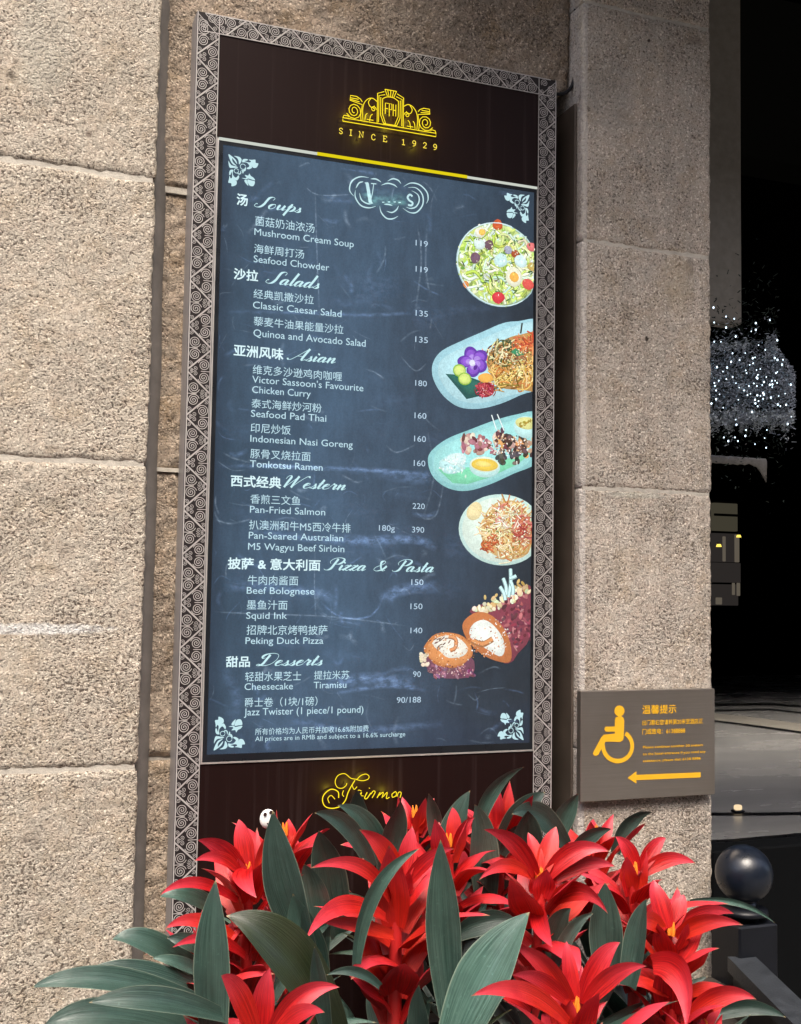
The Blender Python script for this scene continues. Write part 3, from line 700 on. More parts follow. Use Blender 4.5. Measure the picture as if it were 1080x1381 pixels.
for i in range(130):
    c = inside(C, RX, RZ, .84); a = d.r.uniform(0, 6.28); L = d.r.uniform(.008, .02); b = d.r.gauss(0, .006)
    d.line([(c[0]-cos(a)*L, c[1]-sin(a)*L), (c[0]+sin(a)*b, c[1]-cos(a)*b), (c[0]+cos(a)*L, c[1]+sin(a)*L)], d.r.uniform(.0025, .0065), jit(d, d.r.choice([(206, 228, 110), (226, 240, 160), (176, 206, 84), (238, 244, 210), (214, 236, 220)]), 12))
for i in range(40):
    c = inside(C, RX, RZ, .9); d.blob(c, d.r.uniform(.004, .009), .0016, d.r.uniform(0, 3.1), jit(d, (84, 112, 50)), .3, 7)
for x, y, r, col in ((540, 115, .013, (206, 92, 48)), (430, 165, .013, (238, 236, 220)), (440, 165, .008, (246, 196, 92)), (485, 250, .012, (112, 84, 92)), (395, 335, .013, (120, 92, 110)), (610, 280, .010, (168, 170, 190)), (660, 310, .010, (170, 84, 44)),
                     (650, 460, .021, (240, 240, 214)), (652, 460, .012, (250, 188, 86)), (745, 510, .014, (226, 92, 84)), (545, 600, .014, (218, 60, 72)), (765, 260, .011, (226, 120, 120)), (330, 510, .008, (220, 140, 80)), (765, 395, .010, (196, 170, 90)), (560, 350, .016, (206, 238, 236)), (690, 360, .015, (214, 240, 240)), (420, 240, .014, (220, 240, 232))):
    p = d.px(*Q(x, y)); d.blob(p, r, r*.9, 0, col, .25, 12)
    for k in range(5): d.blob((p[0]+d.r.gauss(0, r*.4), p[1]+d.r.gauss(0, r*.4)), r*.25, r*.15, d.r.uniform(0, 3), jit(d, tuple(min(255, c_+12) for c_ in col), 9), .3, 7)
speck(d, Q, 560, 370, 250, 230, 120, [(250, 252, 240), (92, 122, 60), (240, 246, 200), (140, 110, 80)])
rim = [(C[0]+RX*.985*cos(a*.157), C[1]+RZ*.985*sin(a*.157)) for a in range(8, 35)]
d.mb.ribbon(rim, .002, d.y-.00001, col=lin((214, 236, 240))); d.done()
# fried noodles on an oval plate
d = Dish(2)
out = [(110, 1080), (125, 1010), (180, 945), (300, 885), (450, 820), (580, 765), (680, 752), (820, 755), (860, 1000), (820, 1185), (700, 1240), (560, 1300), (420, 1332), (290, 1320), (190, 1250), (130, 1160)]
d.poly([Q(*p) for p in spline(out, 4, True)], (166, 214, 226))
inn = [(150, 1075), (200, 985), (420, 880), (640, 790), (820, 785), (820, 1160), (600, 1250), (420, 1295), (280, 1270), (190, 1180)]
d.poly([Q(*p) for p in spline(inn, 4, True)], (186, 228, 236))
d.poly([Q(*p) for p in ((200, 1100), (330, 1110), (520, 1180), (560, 1190), (460, 1240), (340, 1268))], (34, 92, 88))
d.poly([Q(*p) for p in ((215, 1105), (325, 1118), (500, 1185), (360, 1240))], (44, 108, 96))
base = [(470, 1000), (520, 930), (600, 870), (700, 840), (820, 850), (820, 1190), (700, 1205), (560, 1190), (500, 1110)]
d.poly([Q(*p) for p in spline(base, 3, True)], (196, 150, 90))
def noodle(d, X0, X1, Y0, Y1, n, cols, w=(.0016, .003), Lm=60, Z=Q, test=None):
    for i in range(n):
        x, y = d.r.uniform(X0, X1), d.r.uniform(Y0, Y1)
        if test and not test(x, y): continue
        a = d.r.uniform(0, 6.28); L = d.r.uniform(.4, 1)*Lm; b = d.r.gauss(0, .5)*L
        d.line([d.px(*Z(x-cos(a)*L, y-sin(a)*L)), d.px(*Z(x+sin(a)*b, y-cos(a)*b)), d.px(*Z(x+cos(a)*L, y+sin(a)*L))], d.r.uniform(*w), jit(d, d.r.choice(cols), 16))
noodle(d, 520, 800, 1000, 1180, 190, [(240, 196, 108), (246, 214, 130), (226, 168, 84), (206, 130, 60), (150, 110, 40), (250, 226, 160)], test=lambda x, y: y > 990+(700-x)*.1)
noodle(d, 490, 720, 890, 1030, 110, [(64, 80, 54), (100, 106, 56), (222, 214, 160), (196, 140, 90), (236, 224, 180), (140, 90, 50)], Lm=45)
noodle(d, 660, 800, 850, 960, 50, [(222, 110, 64), (240, 150, 90), (196, 84, 50)], Lm=45)
d.poly([Q(*p) for p in ((630, 960), (660, 930), (720, 975), (680, 985))], (58, 140, 96))
d.poly([Q(*p) for p in ((440, 930), (475, 990), (480, 1020), (440, 1000))], (244, 150, 110))
d.line([d.px(*Q(705, 765)), d.px(*Q(700, 800)), d.px(*Q(695, 835))], .003, (50, 56, 50))
fc = (385, 1025)
for a, L, wv in ((250, 110, 44), (320, 105, 46), (185, 110, 40), (30, 95, 46), (95, 100, 44)):
    ca, sa = cos(radians(a)), sin(radians(a))
    pet = [(0, 0), (L*.45, -wv), (L*.85, -wv*.7), (L, 0), (L*.85, wv*.7), (L*.45, wv)]
    for sc, col in ((1, (104, 58, 172)), (.8, (142, 88, 206)), (.5, (176, 140, 226))):
        d.poly([Q(fc[0]+(x*ca-y*sa)*sc, fc[1]+(x*sa+y*ca)*sc) for x, y in spline(pet, 3, True)], col)
d.blob(d.px(*Q(375, 1030)), .007, .007, 0, (226, 226, 246), .1); d.blob(d.px(*Q(395, 1060)), .006, .004, 1, (90, 40, 150), .1)
for x, y in ((290, 1080), (325, 1135)):
    d.blob(d.px(*Q(x, y)), .0155, .0135, 0, (150, 196, 70), .05); d.blob(d.px(*Q(x, y)), .0130, .011, 0, (214, 232, 130), .05)
d.blob(d.px(*Q(460, 1130)), .019, .011, .2, (244, 182, 86), .2)
d.blob(d.px(*Q(460, 1210)), .020, .015, .2, (176, 50, 66), .2)
noodle(d, 410, 520, 1175, 1250, 40, [(200, 70, 84), (150, 36, 54), (224, 110, 116)], Lm=30)
speck(d, Q, 660, 1030, 120, 130, 90, [(255, 244, 210), (90, 66, 40), (60, 84, 50), (252, 220, 150)])
speck(d, Q, 460, 1210, 55, 36, 26, [(250, 190, 196), (120, 24, 40)], .0008, .002)
d.done()
# skewers, rice and sauce on an oval plate
Q2 = zc(540, 540, 3.5417)
d = Dish(3)
out = [(132, 300), (145, 245), (220, 185), (330, 140), (450, 95), (560, 66), (650, 62), (700, 200), (650, 300), (540, 350), (430, 400), (320, 432), (230, 420), (160, 370)]
d.poly([Q2(*p) for p in spline(out, 4, True)], (150, 212, 214))
inn = [(158, 300), (200, 220), (420, 130), (600, 82), (690, 90), (650, 270), (430, 380), (310, 408), (230, 396), (176, 350)]
d.poly([Q2(*p) for p in spline(inn, 4, True)], (166, 228, 226))
d.poly([Q2(*p) for p in ((180, 330), (300, 345), (560, 270), (650, 250), (560, 305), (420, 370), (320, 400), (250, 395))], (132, 220, 178))
d.blob(d.px(*Q2(250, 300)), .032, .021, .2, (196, 238, 238), .2, 16); d.blob(d.px(*Q2(265, 280)), .022, .012, .2, (222, 246, 244), .2, 16)
for i in range(26): d.blob(d.px(*Q2(d.r.gauss(250, 32), d.r.gauss(300, 26))), .004, .002, d.r.uniform(0, 3), jit(d, (214, 240, 232), 12), .3, 7)
for i in range(60):
    d.blob(d.px(*Q2(d.r.uniform(300, 460), d.r.uniform(170, 255))), d.r.uniform(.004, .012), d.r.uniform(.003, .007), d.r.uniform(0, 3), jit(d, d.r.choice([(206, 160, 150), (164, 110, 110), (232, 210, 196), (190, 130, 140), (120, 70, 70)]), 14), .3, 9)
for i in range(90):
    t_ = d.r.random(); x = 450+t_*170+d.r.gauss(0, 14); y = 175+t_*50+d.r.gauss(0, 20)
    d.blob(d.px(*Q2(x, y)), d.r.uniform(.004, .010), d.r.uniform(.003, .007), d.r.uniform(0, 3), jit(d, d.r.choice([(120, 84, 70), (84, 58, 54), (190, 150, 130), (214, 186, 172), (226, 170, 110), (70, 60, 60)]), 14), .3, 9)
for i in range(26): d.blob(d.px(*Q2(d.r.uniform(460, 570), d.r.uniform(250, 300))), .007, .005, d.r.uniform(0, 3), jit(d, d.r.choice([(70, 70, 72), (100, 90, 84), (52, 66, 60)])), .3, 9)
d.line([d.px(*Q2(435, 70)), d.px(*Q2(458, 140))], .0022, (232, 244, 244)); d.line([d.px(*Q2(462, 66)), d.px(*Q2(495, 145))], .0022, (232, 244, 244)); d.line([d.px(*Q2(555, 290)), d.px(*Q2(556, 306))], .002, (240, 240, 230))
d.blob(d.px(*Q2(402, 318)), .036, .0225, .0, (196, 236, 232), 0, 24); d.blob(d.px(*Q2(402, 306)), .0345, .0165, .0, (232, 246, 226), 0, 24); d.blob(d.px(*Q2(402, 308)), .031, .0135, .0, (240, 206, 84), .03, 24); d.blob(d.px(*Q2(392, 304)), .018, .006, .0, (248, 226, 130), .2, 16)
d.blob(d.px(*Q2(600, 128)), .030, .024, 0, (196, 238, 236), 0, 24); d.blob(d.px(*Q2(602, 110)), .026, .014, 0, (226, 226, 150), .1, 18)
for i in range(16): d.blob(d.px(*Q2(d.r.uniform(570, 640), d.r.uniform(95, 125))), .004, .002, d.r.uniform(0, 3), jit(d, (176, 150, 60)), .3, 7)
speck(d, Q2, 510, 215, 110, 50, 90, [(255, 236, 220), (70, 50, 46), (236, 190, 150), (250, 246, 240)])
speck(d, Q2, 250, 310, 70, 50, 30, [(250, 255, 252), (170, 214, 214)])
d.done()
# spaghetti on a round plate
d = Dish(4); C = d.px(*Q2(485, 618)); 
d.blob(C, .100, .0755, 0, (204, 234, 226), 0, 40); d.blob(C, .092, .069, 0, (226, 242, 228), 0, 40)
d.blob(d.px(*Q2(355, 530)), .022, .016, .9, (238, 222, 170), .1, 18); d.blob(d.px(*Q2(540, 620)), .070, .052, 0, (214, 236, 214), 0, 30)
inb = lambda x, y: ((x-505)/125)**2+((y-615)/135)**2 < 1
d.poly([Q2(*p) for p in spline([(400, 560), (440, 500), (530, 480), (600, 530), (640, 620), (610, 730), (520, 760), (420, 720), (385, 640)], 3, True)], (226, 190, 130))
noodle(d, 385, 625, 480, 750, 330, [(240, 212, 150), (246, 226, 176), (222, 176, 108), (196, 140, 80), (250, 236, 200), (206, 120, 70)], (.0016, .003), 45, Q2, inb)
noodle(d, 540, 625, 560, 660, 70, [(190, 90, 70), (160, 60, 60), (220, 140, 120), (200, 110, 84)], (.0016, .003), 32, Q2)
noodle(d, 395, 450, 640, 720, 26, [(206, 110, 60), (176, 84, 44)], (.002, .003), 26, Q2)
noodle(d, 450, 570, 500, 600, 46, [(250, 246, 226), (236, 230, 190), (220, 150, 130)], (.0014, .0024), 26, Q2, inb)
speck(d, Q2, 505, 615, 115, 125, 110, [(255, 250, 230), (150, 70, 40), (250, 226, 170), (120, 130, 70)])
d.done()
# rolled pastry with nuts
d = Dish(5)
body = [(330, 1010), (400, 970), (470, 960), (540, 905), (610, 880), (640, 940), (620, 1130), (560, 1210), (530, 1250), (480, 1240), (430, 1080)]
d.poly([Q2(*p) for p in spline(body, 3, True)], (134, 60, 76))
for i in range(140):
    x, y = d.r.uniform(480, 625), d.r.uniform(930, 1200)
    if y > 1190-(x-480)*.3 and x > 560: continue
    d.blob(d.px(*Q2(x, y)), d.r.uniform(.002, .008), d.r.uniform(.002, .005), d.r.uniform(0, 3), jit(d, d.r.choice([(110, 44, 60), (156, 66, 84), (176, 90, 100), (96, 50, 62), (190, 120, 124)]), 10), .35, 8)
for i in range(70):
    t_ = d.r.random(); d.blob(d.px(*Q2(360+t_*240+d.r.gauss(0, 12), 1010-t_*120+d.r.gauss(0, 16))), d.r.uniform(.004, .009), d.r.uniform(.003, .006), d.r.uniform(0, 3), jit(d, d.r.choice([(232, 210, 160), (244, 232, 200), (206, 176, 110), (220, 226, 190)]), 12), .3, 8)
def slice_(cx, cy, rx, ry, rot):
    d.blob(d.px(*Q2(cx, cy)), rx, ry, rot, (206, 128, 70), .08, 26); d.blob(d.px(*Q2(cx+3, cy+2)), rx*.93, ry*.92, rot, (226, 150, 90), .08, 26)
d.blob(d.px(*Q2(240, 1255)), .058, .034, -.1, (120, 72, 92), .15, 22)
for i in range(40): d.blob(d.px(*Q2(d.r.uniform(130, 350), d.r.uniform(1265, 1320))), .006, .003, d.r.uniform(0, 3), jit(d, (140, 90, 110), 22), .3, 8)
pts = [(296, 1090), (310, 1045), (370, 1010), (440, 1030), (500, 1100), (528, 1180), (525, 1245), (480, 1250), (400, 1220), (330, 1160)]
d.poly([Q2(*p) for p in spline(pts, 3, True)], (202, 122, 70)); 
d.poly([Q2(*p) for p in spline([(328, 1110), (350, 1065), (400, 1048), (450, 1080), (490, 1140), (496, 1200), (470, 1222), (400, 1180), (350, 1150)], 3, True)], (240, 244, 236))
d.line([d.px(*Q2(*p)) for p in ((340, 1145), (390, 1165), (440, 1140))], .010, (214, 146, 92))
slice_(232, 1190, .055, .036, -.1)
d.poly([Q2(*p) for p in spline([(150, 1160), (200, 1125), (270, 1130), (320, 1180), (300, 1220), (230, 1230), (190, 1200)], 3, True)], (244, 240, 226))
d.line([d.px(*Q2(*p)) for p in ((236, 1195), (262, 1180), (262, 1140), (230, 1128))], .007, (220, 150, 100))
for i in range(18): d.blob(d.px(*Q2(d.r.gauss(195, 22), d.r.gauss(1155, 16))), .005, .0014, d.r.uniform(0, 1), jit(d, (130, 90, 80), 12), .2, 7)
for i in range(14): d.blob(d.px(*Q2(d.r.gauss(108, 8), d.r.gauss(1235, 24))), .005, .004, d.r.uniform(0, 3), jit(d, (236, 220, 190), 10), .3, 8)
for a, b in (((525, 805), (515, 940)), ((490, 850), (505, 930)), ((520, 850), (552, 838)), ((535, 930), (528, 870)), ((475, 890), (500, 955))): d.line([d.px(*Q2(*a)), d.px(*Q2((a[0]+b[0])/2+6, (a[1]+b[1])/2)), d.px(*Q2(*b))], .007, (200, 236, 236))
speck(d, Q2, 232, 1190, 130, 84, 130, [(240, 180, 120), (176, 100, 50), (255, 250, 240), (214, 150, 96)], .001, .0026)
speck(d, Q2, 420, 1135, 105, 95, 110, [(238, 170, 110), (182, 104, 56), (255, 252, 246), (228, 214, 196)], .001, .0026)
speck(d, Q2, 235, 1290, 110, 30, 60, [(196, 140, 150), (90, 50, 66), (226, 196, 196)], .001, .003)
d.done()

# --- glowing crest, date and script lettering on the brown panels
YC = -.0075
c0 = at(440+140/6.75, 110+370/6.75, 0); c1 = at(440+985/6.75, 110+517/6.75, 0); CW = c1.x-c0.x; CX = (c0.x+c1.x)/2; CZ = (c0.z+c1.z)/2
mb = MB()
def neon(pts, r=.0008, mirror=True, close=False):
    for s in ((1, -1) if mirror else (1,)):
        q = [(CX+s*x*CW, YC, CZ+z*CW) for x, z in pts]
        mb.tube(q+([q[0]] if close else []), r, n=5)
neon([(-.5, 0), (.5, 0), (.5, .035), (-.5, .035)], mirror=False, close=True)
neon([(-.5, .035), (-.49, .06), (-.45, .065), (-.44, .05)])
neon([(-.385+.085*(1-k/26)*cos(k*.62+3.6), .125+.085*(1-k/30)*sin(k*.62+3.6)) for k in range(24)])
neon([(-.31, .04), (-.315, .09), (-.30, .2), (-.43, .225), (-.425, .275), (-.36, .275), (-.32, .255), (-.30, .23)])
neon([(-.425, .25), (-.34, .25)]); neon([(-.425, .235), (-.33, .225)])
neon(spline([(-.29, .045), (-.295, .15), (-.28, .22), (-.24, .27), (-.19, .285), (-.145, .26)], 4))
neon(spline([(-.21, .28), (-.235, .24), (-.22, .2), (-.19, .19), (-.17, .21)], 4)); neon([(-.18+.03*(1-k/16)*cos(k*.7), .175+.03*(1-k/16)*sin(k*.7)) for k in range(13)])
neon(spline([(-.27, .045), (-.262, .1), (-.245, .12)], 3)); neon(spline([(-.22, .045), (-.21, .1), (-.19, .12)], 3)); neon([(-.25, .06), (-.18, .06)])
neon([(-.14, .035), (-.14, .345), (-.07, .375)]); neon([(-.125, .05), (-.125, .325), (-.06, .345)]); neon([(-.105, .31), (-.105, .13), (-.07, .045)]); neon([(-.085, .30), (-.085, .14), (-.05, .05)])
neon(spline([(-.085, .30), (-.04, .325), (0, .33)], 3)); neon([(-.07, .045), (.07, .045)], mirror=False)
neon([(-.062, .40), (.062, .40)], mirror=False); neon([(-.062, .40), (-.035, .335)]); neon([(-.032, .395), (-.018, .335)]); neon([(0, .395), (0, .335)], mirror=False)
neon([(-.06, .05), (-.065, .035)]); 
for q in ([(-.055, .15), (-.055, .26), (-.02, .26)], [(-.055, .205), (-.025, .205)], [(-.012, .13), (-.012, .26), (.015, .26), (.015, .2), (-.012, .2)], [(.03, .14), (.03, .26)], [(.058, .14), (.058, .26)], [(.03, .2), (.058, .2)]): neon(q, mirror=False)
crest = mb.build('crest', M['yellow'], sign)
def neon_light(x, z, pw, parent, y=-.022):             # the light the neon throws on the panel behind it
    l = bpy.data.lights.new('neon_light', 'POINT'); l.energy = pw; l.color = (1., .80, .05); l.shadow_soft_size = 0.
    o = bpy.data.objects.new('neon_light', l); COL.objects.link(o); of = root_off(parent); o.parent = parent; o.location = (x-of[0], y-of[1], z-of[2])
for kx, kz, pw in ((-.42, .10, .016), (-.21, .15, .020), (0, .24, .022), (.21, .15, .020), (.42, .10, .016), (0, .06, .016), (-.3, -.1, .008), (.3, -.1, .008)): neon_light(CX+kx*CW, CZ+kz*CW, pw/2**(EXPO-2), crest)
SER = {'S': [[(.85, .8), (.6, 1), (.25, .9), (.25, .62), (.7, .42), (.78, .15), (.45, 0), (.15, .2)]], 'I': [[(.5, 0), (.5, 1)], [(.25, 0), (.75, 0)], [(.25, 1), (.75, 1)]], 'N': [[(.15, 0), (.15, 1), (.85, 0), (.85, 1)], [(0, 0), (.32, 0)], [(.0, 1), (.2, 1)], [(.7, 1), (1, 1)]],
       'C': [[(.85, .75), (.6, 1), (.25, .85), (.12, .5), (.25, .12), (.6, 0), (.88, .22)]], 'E': [[(.85, .78), (.85, 1), (.1, 1)], [(.25, 1), (.25, 0)], [(.1, 0), (.88, 0), (.88, .22)], [(.25, .52), (.65, .52)]],
       '1': [[(.25, .8), (.5, 1), (.5, 0)], [(.22, 0), (.8, 0)]], '9': [[(.8, .65), (.5, .4), (.2, .6), (.3, .95), (.65, .98), (.82, .7), (.7, .2), (.25, 0)]], '2': [[(.2, .75), (.4, 1), (.75, .9), (.75, .62), (.2, .05)], [(.2, .03), (.85, .03)]]}
mb = MB()
for ch, x, y in (('S', 100, 485), ('I', 190, 500), ('N', 285, 517), ('C', 395, 540), ('E', 500, 556), ('1', 668, 584), ('9', 765, 598), ('2', 862, 614), ('9', 955, 630)):
    a = at(440+x/6.75, 110+y/6.75, 0); w_ = px_at(440+(x+44)/6.75, a.z, 0).x-a.x; h_ = .0118
    for q in SER[ch]: mb.tube([(a.x+p[0]*w_, YC, a.z+p[1]*h_) for p in (spline(q, 3) if len(q) > 4 else q)], .0008, n=5)
mb.build('date_lettering', M['yellow2'], sign)
F8 = zc(400, 1020, 6)
mb = MB()
def pen(q, w=.0012, n=5):
    sp = spline(q, 4); P_ = [at(*F8(*p), 0) for p in sp]
    mb.tube([(p.x, YC, p.z) for p in P_], w*.62, n=5)
pen([(470, 182), (520, 192), (566, 180), (575, 155), (550, 138), (510, 150), (480, 180)]); pen([(480, 180), (430, 172), (380, 135), (325, 150), (302, 200), (320, 245), (360, 252), (390, 230), (396, 212)])
pen([(462, 188), (430, 240), (405, 290), (385, 350), (345, 400)], .0016); pen([(440, 230), (455, 262), (478, 240)]); pen([(330, 330), (325, 280), (270, 260), (215, 300), (200, 350), (222, 400), (280, 415), (345, 400)], .0016); pen([(300, 340), (270, 310), (243, 335), (255, 372)])
pen([(370, 270), (360, 300), (372, 320)]); pen([(515, 275), (490, 268), (470, 300), (490, 315), (515, 285), (510, 310), (530, 315)])
pen([(580, 250), (577, 254)], .002); pen([(560, 285), (540, 330), (558, 335), (590, 290)], .0016); pen([(590, 300), (610, 275), (625, 285), (600, 330)], .0014); pen([(640, 330), (665, 285)], .0016); pen([(655, 310), (690, 285), (680, 330)], .0014); pen([(690, 320), (722, 285), (715, 335), (740, 325)], .0014)
pen([(760, 300), (790, 280), (795, 310), (765, 325), (760, 300)], .0014); pen([(800, 320), (815, 285), (835, 290), (825, 330)], .0014)
pen([(170, 458), (200, 460), (230, 470)], .0016)
sl_ = mb.build('script_lettering', M['yellow'], sign)
for x, y in ((445, 1065), (470, 1058), (490, 1050), (520, 1068)): q = at(x, y, 0); neon_light(q.x, q.z, .012/2**(EXPO-2), sl_)

# ------------------------------------------------------------------ wheelchair plate
def bronze():
    t = NT('brushed_bronze'); p = t.n('Mapping', i={0: t.pos(), 3: (6, 1, 420)}).outputs[0]
    n = t.noise(p, 1, 3, .6); b = t.noise(t.pos(), 9, 3)
    c = t.mix(n, (.25, .222, .195), (.36, .325, .285)); c = t.mix(t.ramp(b, (.4, 0.), (.7, .4)), c, (.22, .19, .155))
    return t.done(bsdf(t, base=c, rough=.33, metal=.8, spec=.5, normal=t.n('Bump', i={'Strength': .12, 'Distance': .001, 'Height': n}).outputs[0]))
M['bronze'] = bronze()
M['plate_yellow'] = plain('plate_yellow', (.72, .40, .015), .5, var=.05)
YPL = -.021
A_, B_, C_, D_ = at(781, 932, YPL), at(964, 929, YPL), at(785, 1081, YPL), at(964, 1072, YPL)
px0, px1, pz0, pz1 = (A_.x+C_.x)/2, (B_.x+D_.x)/2, (C_.z+D_.z)/2, (A_.z+B_.z)/2
plate = thing('accessible_sign', 'bronze wheelchair direction plate with yellow arrow on right pilaster', 'sign', ((px0+px1)/2, -.005, pz0))
mb = MB(); mb.box(px0, px1, YPL, -.003, pz0, pz1, bev=.0012); mb.build('plate', M['bronze'], plate)
R1 = zc(760, 900, 3.375); YQ = YPL-.0008
def flat(mb, pts, y): mb.poly([(p[0], y, p[1]) for p in pts])
def RP(x, y): q = at(*R1(x, y), YPL); return (q.x, q.z)
mb = MB()
hc = RP(253, 198); hr = RP(276, 198)[0]-hc[0]
flat(mb, [(hc[0]+hr*cos(k*.262), hc[1]+hr*.92*sin(k*.262)) for k in range(24)], YQ)
flat(mb, [RP(*p) for p in ((232, 240), (236, 228), (248, 222), (262, 222), (272, 230), (275, 245), (272, 318), (268, 332), (255, 340), (232, 338))], YQ-.00002)
flat(mb, [RP(*p) for p in ((240, 300), (240, 338), (190, 338), (158, 395), (148, 402), (138, 401), (132, 392), (136, 382), (170, 318), (182, 306))], YQ-.00004)
flat(mb, [RP(*p) for p in ((190, 270), (235, 268), (235, 292), (190, 292), (184, 281))], YQ-.00006)
arc = [RP(245+66*cos(radians(a)), 358+68*sin(radians(a))) for a in range(-58, 172, 6)]
arc += [RP(176, 350)]
mb.ribbon(arc, .0095, YQ-.00008)
mb.build('wheelchair_symbol', M['plate_yellow'], plate)
mb = MB(); flat(mb, [RP(*p) for p in ((290, 503), (330, 473), (330, 489), (622, 477), (622, 500), (330, 513), (330, 528))], YQ); mb.build('arrow', M['plate_yellow'], plate)
for s, l, r_, t_, b_, de in (('温馨提示', 357, 512, 172, 213, 0), ('出门靠右您请转第20米至酒店正', 357, 632, 240, 264, 0), ('门或致电：61388888', 357, 552, 280, 306, 0), ('Please continue another 20 meters', 360, 632, 357, 369, 1), ('to the hotel entrance if you need any', 360, 645, 388, 400, 1), ('assistance, please dial: 6138 8888', 360, 622, 419, 431, 1)):
    a, b = R1(l, t_), R1(r_, b_)
    put_text('sign_text', s, a[0], b[0], a[1], b[1], M['plate_yellow'], plate, y=YQ, desc=bool(de), plane=YPL, bold=.012)

# ------------------------------------------------------------------ planter and bromeliads
pl = thing('planter', 'long dark planter full of red bromeliads under the menu sign', 'planter', (.42, -.44, GROUND))
mb = MB()
PX0, PX1, PY0, PY1, PT = -.34, 1.12, -.86, -.05, -.50
for a in ((PX0, PX1, PY0, PY0+.04), (PX0, PX1, PY1-.04, PY1), (PX0, PX0+.04, PY0+.04, PY1-.04), (PX1-.04, PX1, PY0+.04, PY1-.04)): mb.box(a[0], a[1], a[2], a[3], GROUND+.002, PT, bev=.004)
mb.build('box', M['planter'], pl)
mb = MB(); mb.grid([[(PX0+.03+(PX1-PX0-.06)*i/40, PY0+.03+(PY1-PY0-.06)*j/24, PT-.04+.012*noise.noise(Vector((i*.5, j*.5, 0)))) for i in range(41)] for j in range(25)])
mb.build('soil', M['soil'], pl, smooth=True)

def blade(mb, pts, w, side, prof, fold=.35, nt_=16, nc=7, wave=0., ph=0., twist=0.):
    """one leaf or bract: a channelled strap along a quadratic curve; side = function of tangent"""
    P0, P1, P2 = (Vector(p) for p in pts); rows = []; uvs = []
    for i in range(nt_+1):
        t = i/nt_
        c = P0*(1-t)**2+P1*2*t*(1-t)+P2*t*t
        T = ((P1-P0)*2*(1-t)+(P2-P1)*2*t).normalized()
        sd = side-T*side.dot(T); sd.normalize(); nr = sd.cross(T)
        if twist: tw = twist*(t-.35); sd, nr = sd*cos(tw)+nr*sin(tw), nr*cos(tw)-sd*sin(tw)
        hw = w/2*prof(t); r = []
        for j in range(nc):
            s = j/(nc-1)*2-1
            r.append(c+sd*(s*hw)+nr*(fold*hw*abs(s)**1.35*(1-.35*t)+wave*hw*sin(t*9+ph)*s))
        rows.append(r); uvs.append([(j/(nc-1), t) for j in range(nc)])
    mb.grid(rows, uvs=uvs)
def prof_leaf(t):
    if t < .45: return .62+.38*sin(t/.45*pi/2)
    u = (t-.45)/.55; return (1-u**2.3)*(1-.22*u)+.003
def prof_bract(t): return (.6+.4*sin(min(1, t/.4)*pi/2))*(1 if t < .4 else (1-((t-.4)/.6)**1.9)*(1-.2*(t-.4)/.6))+.004

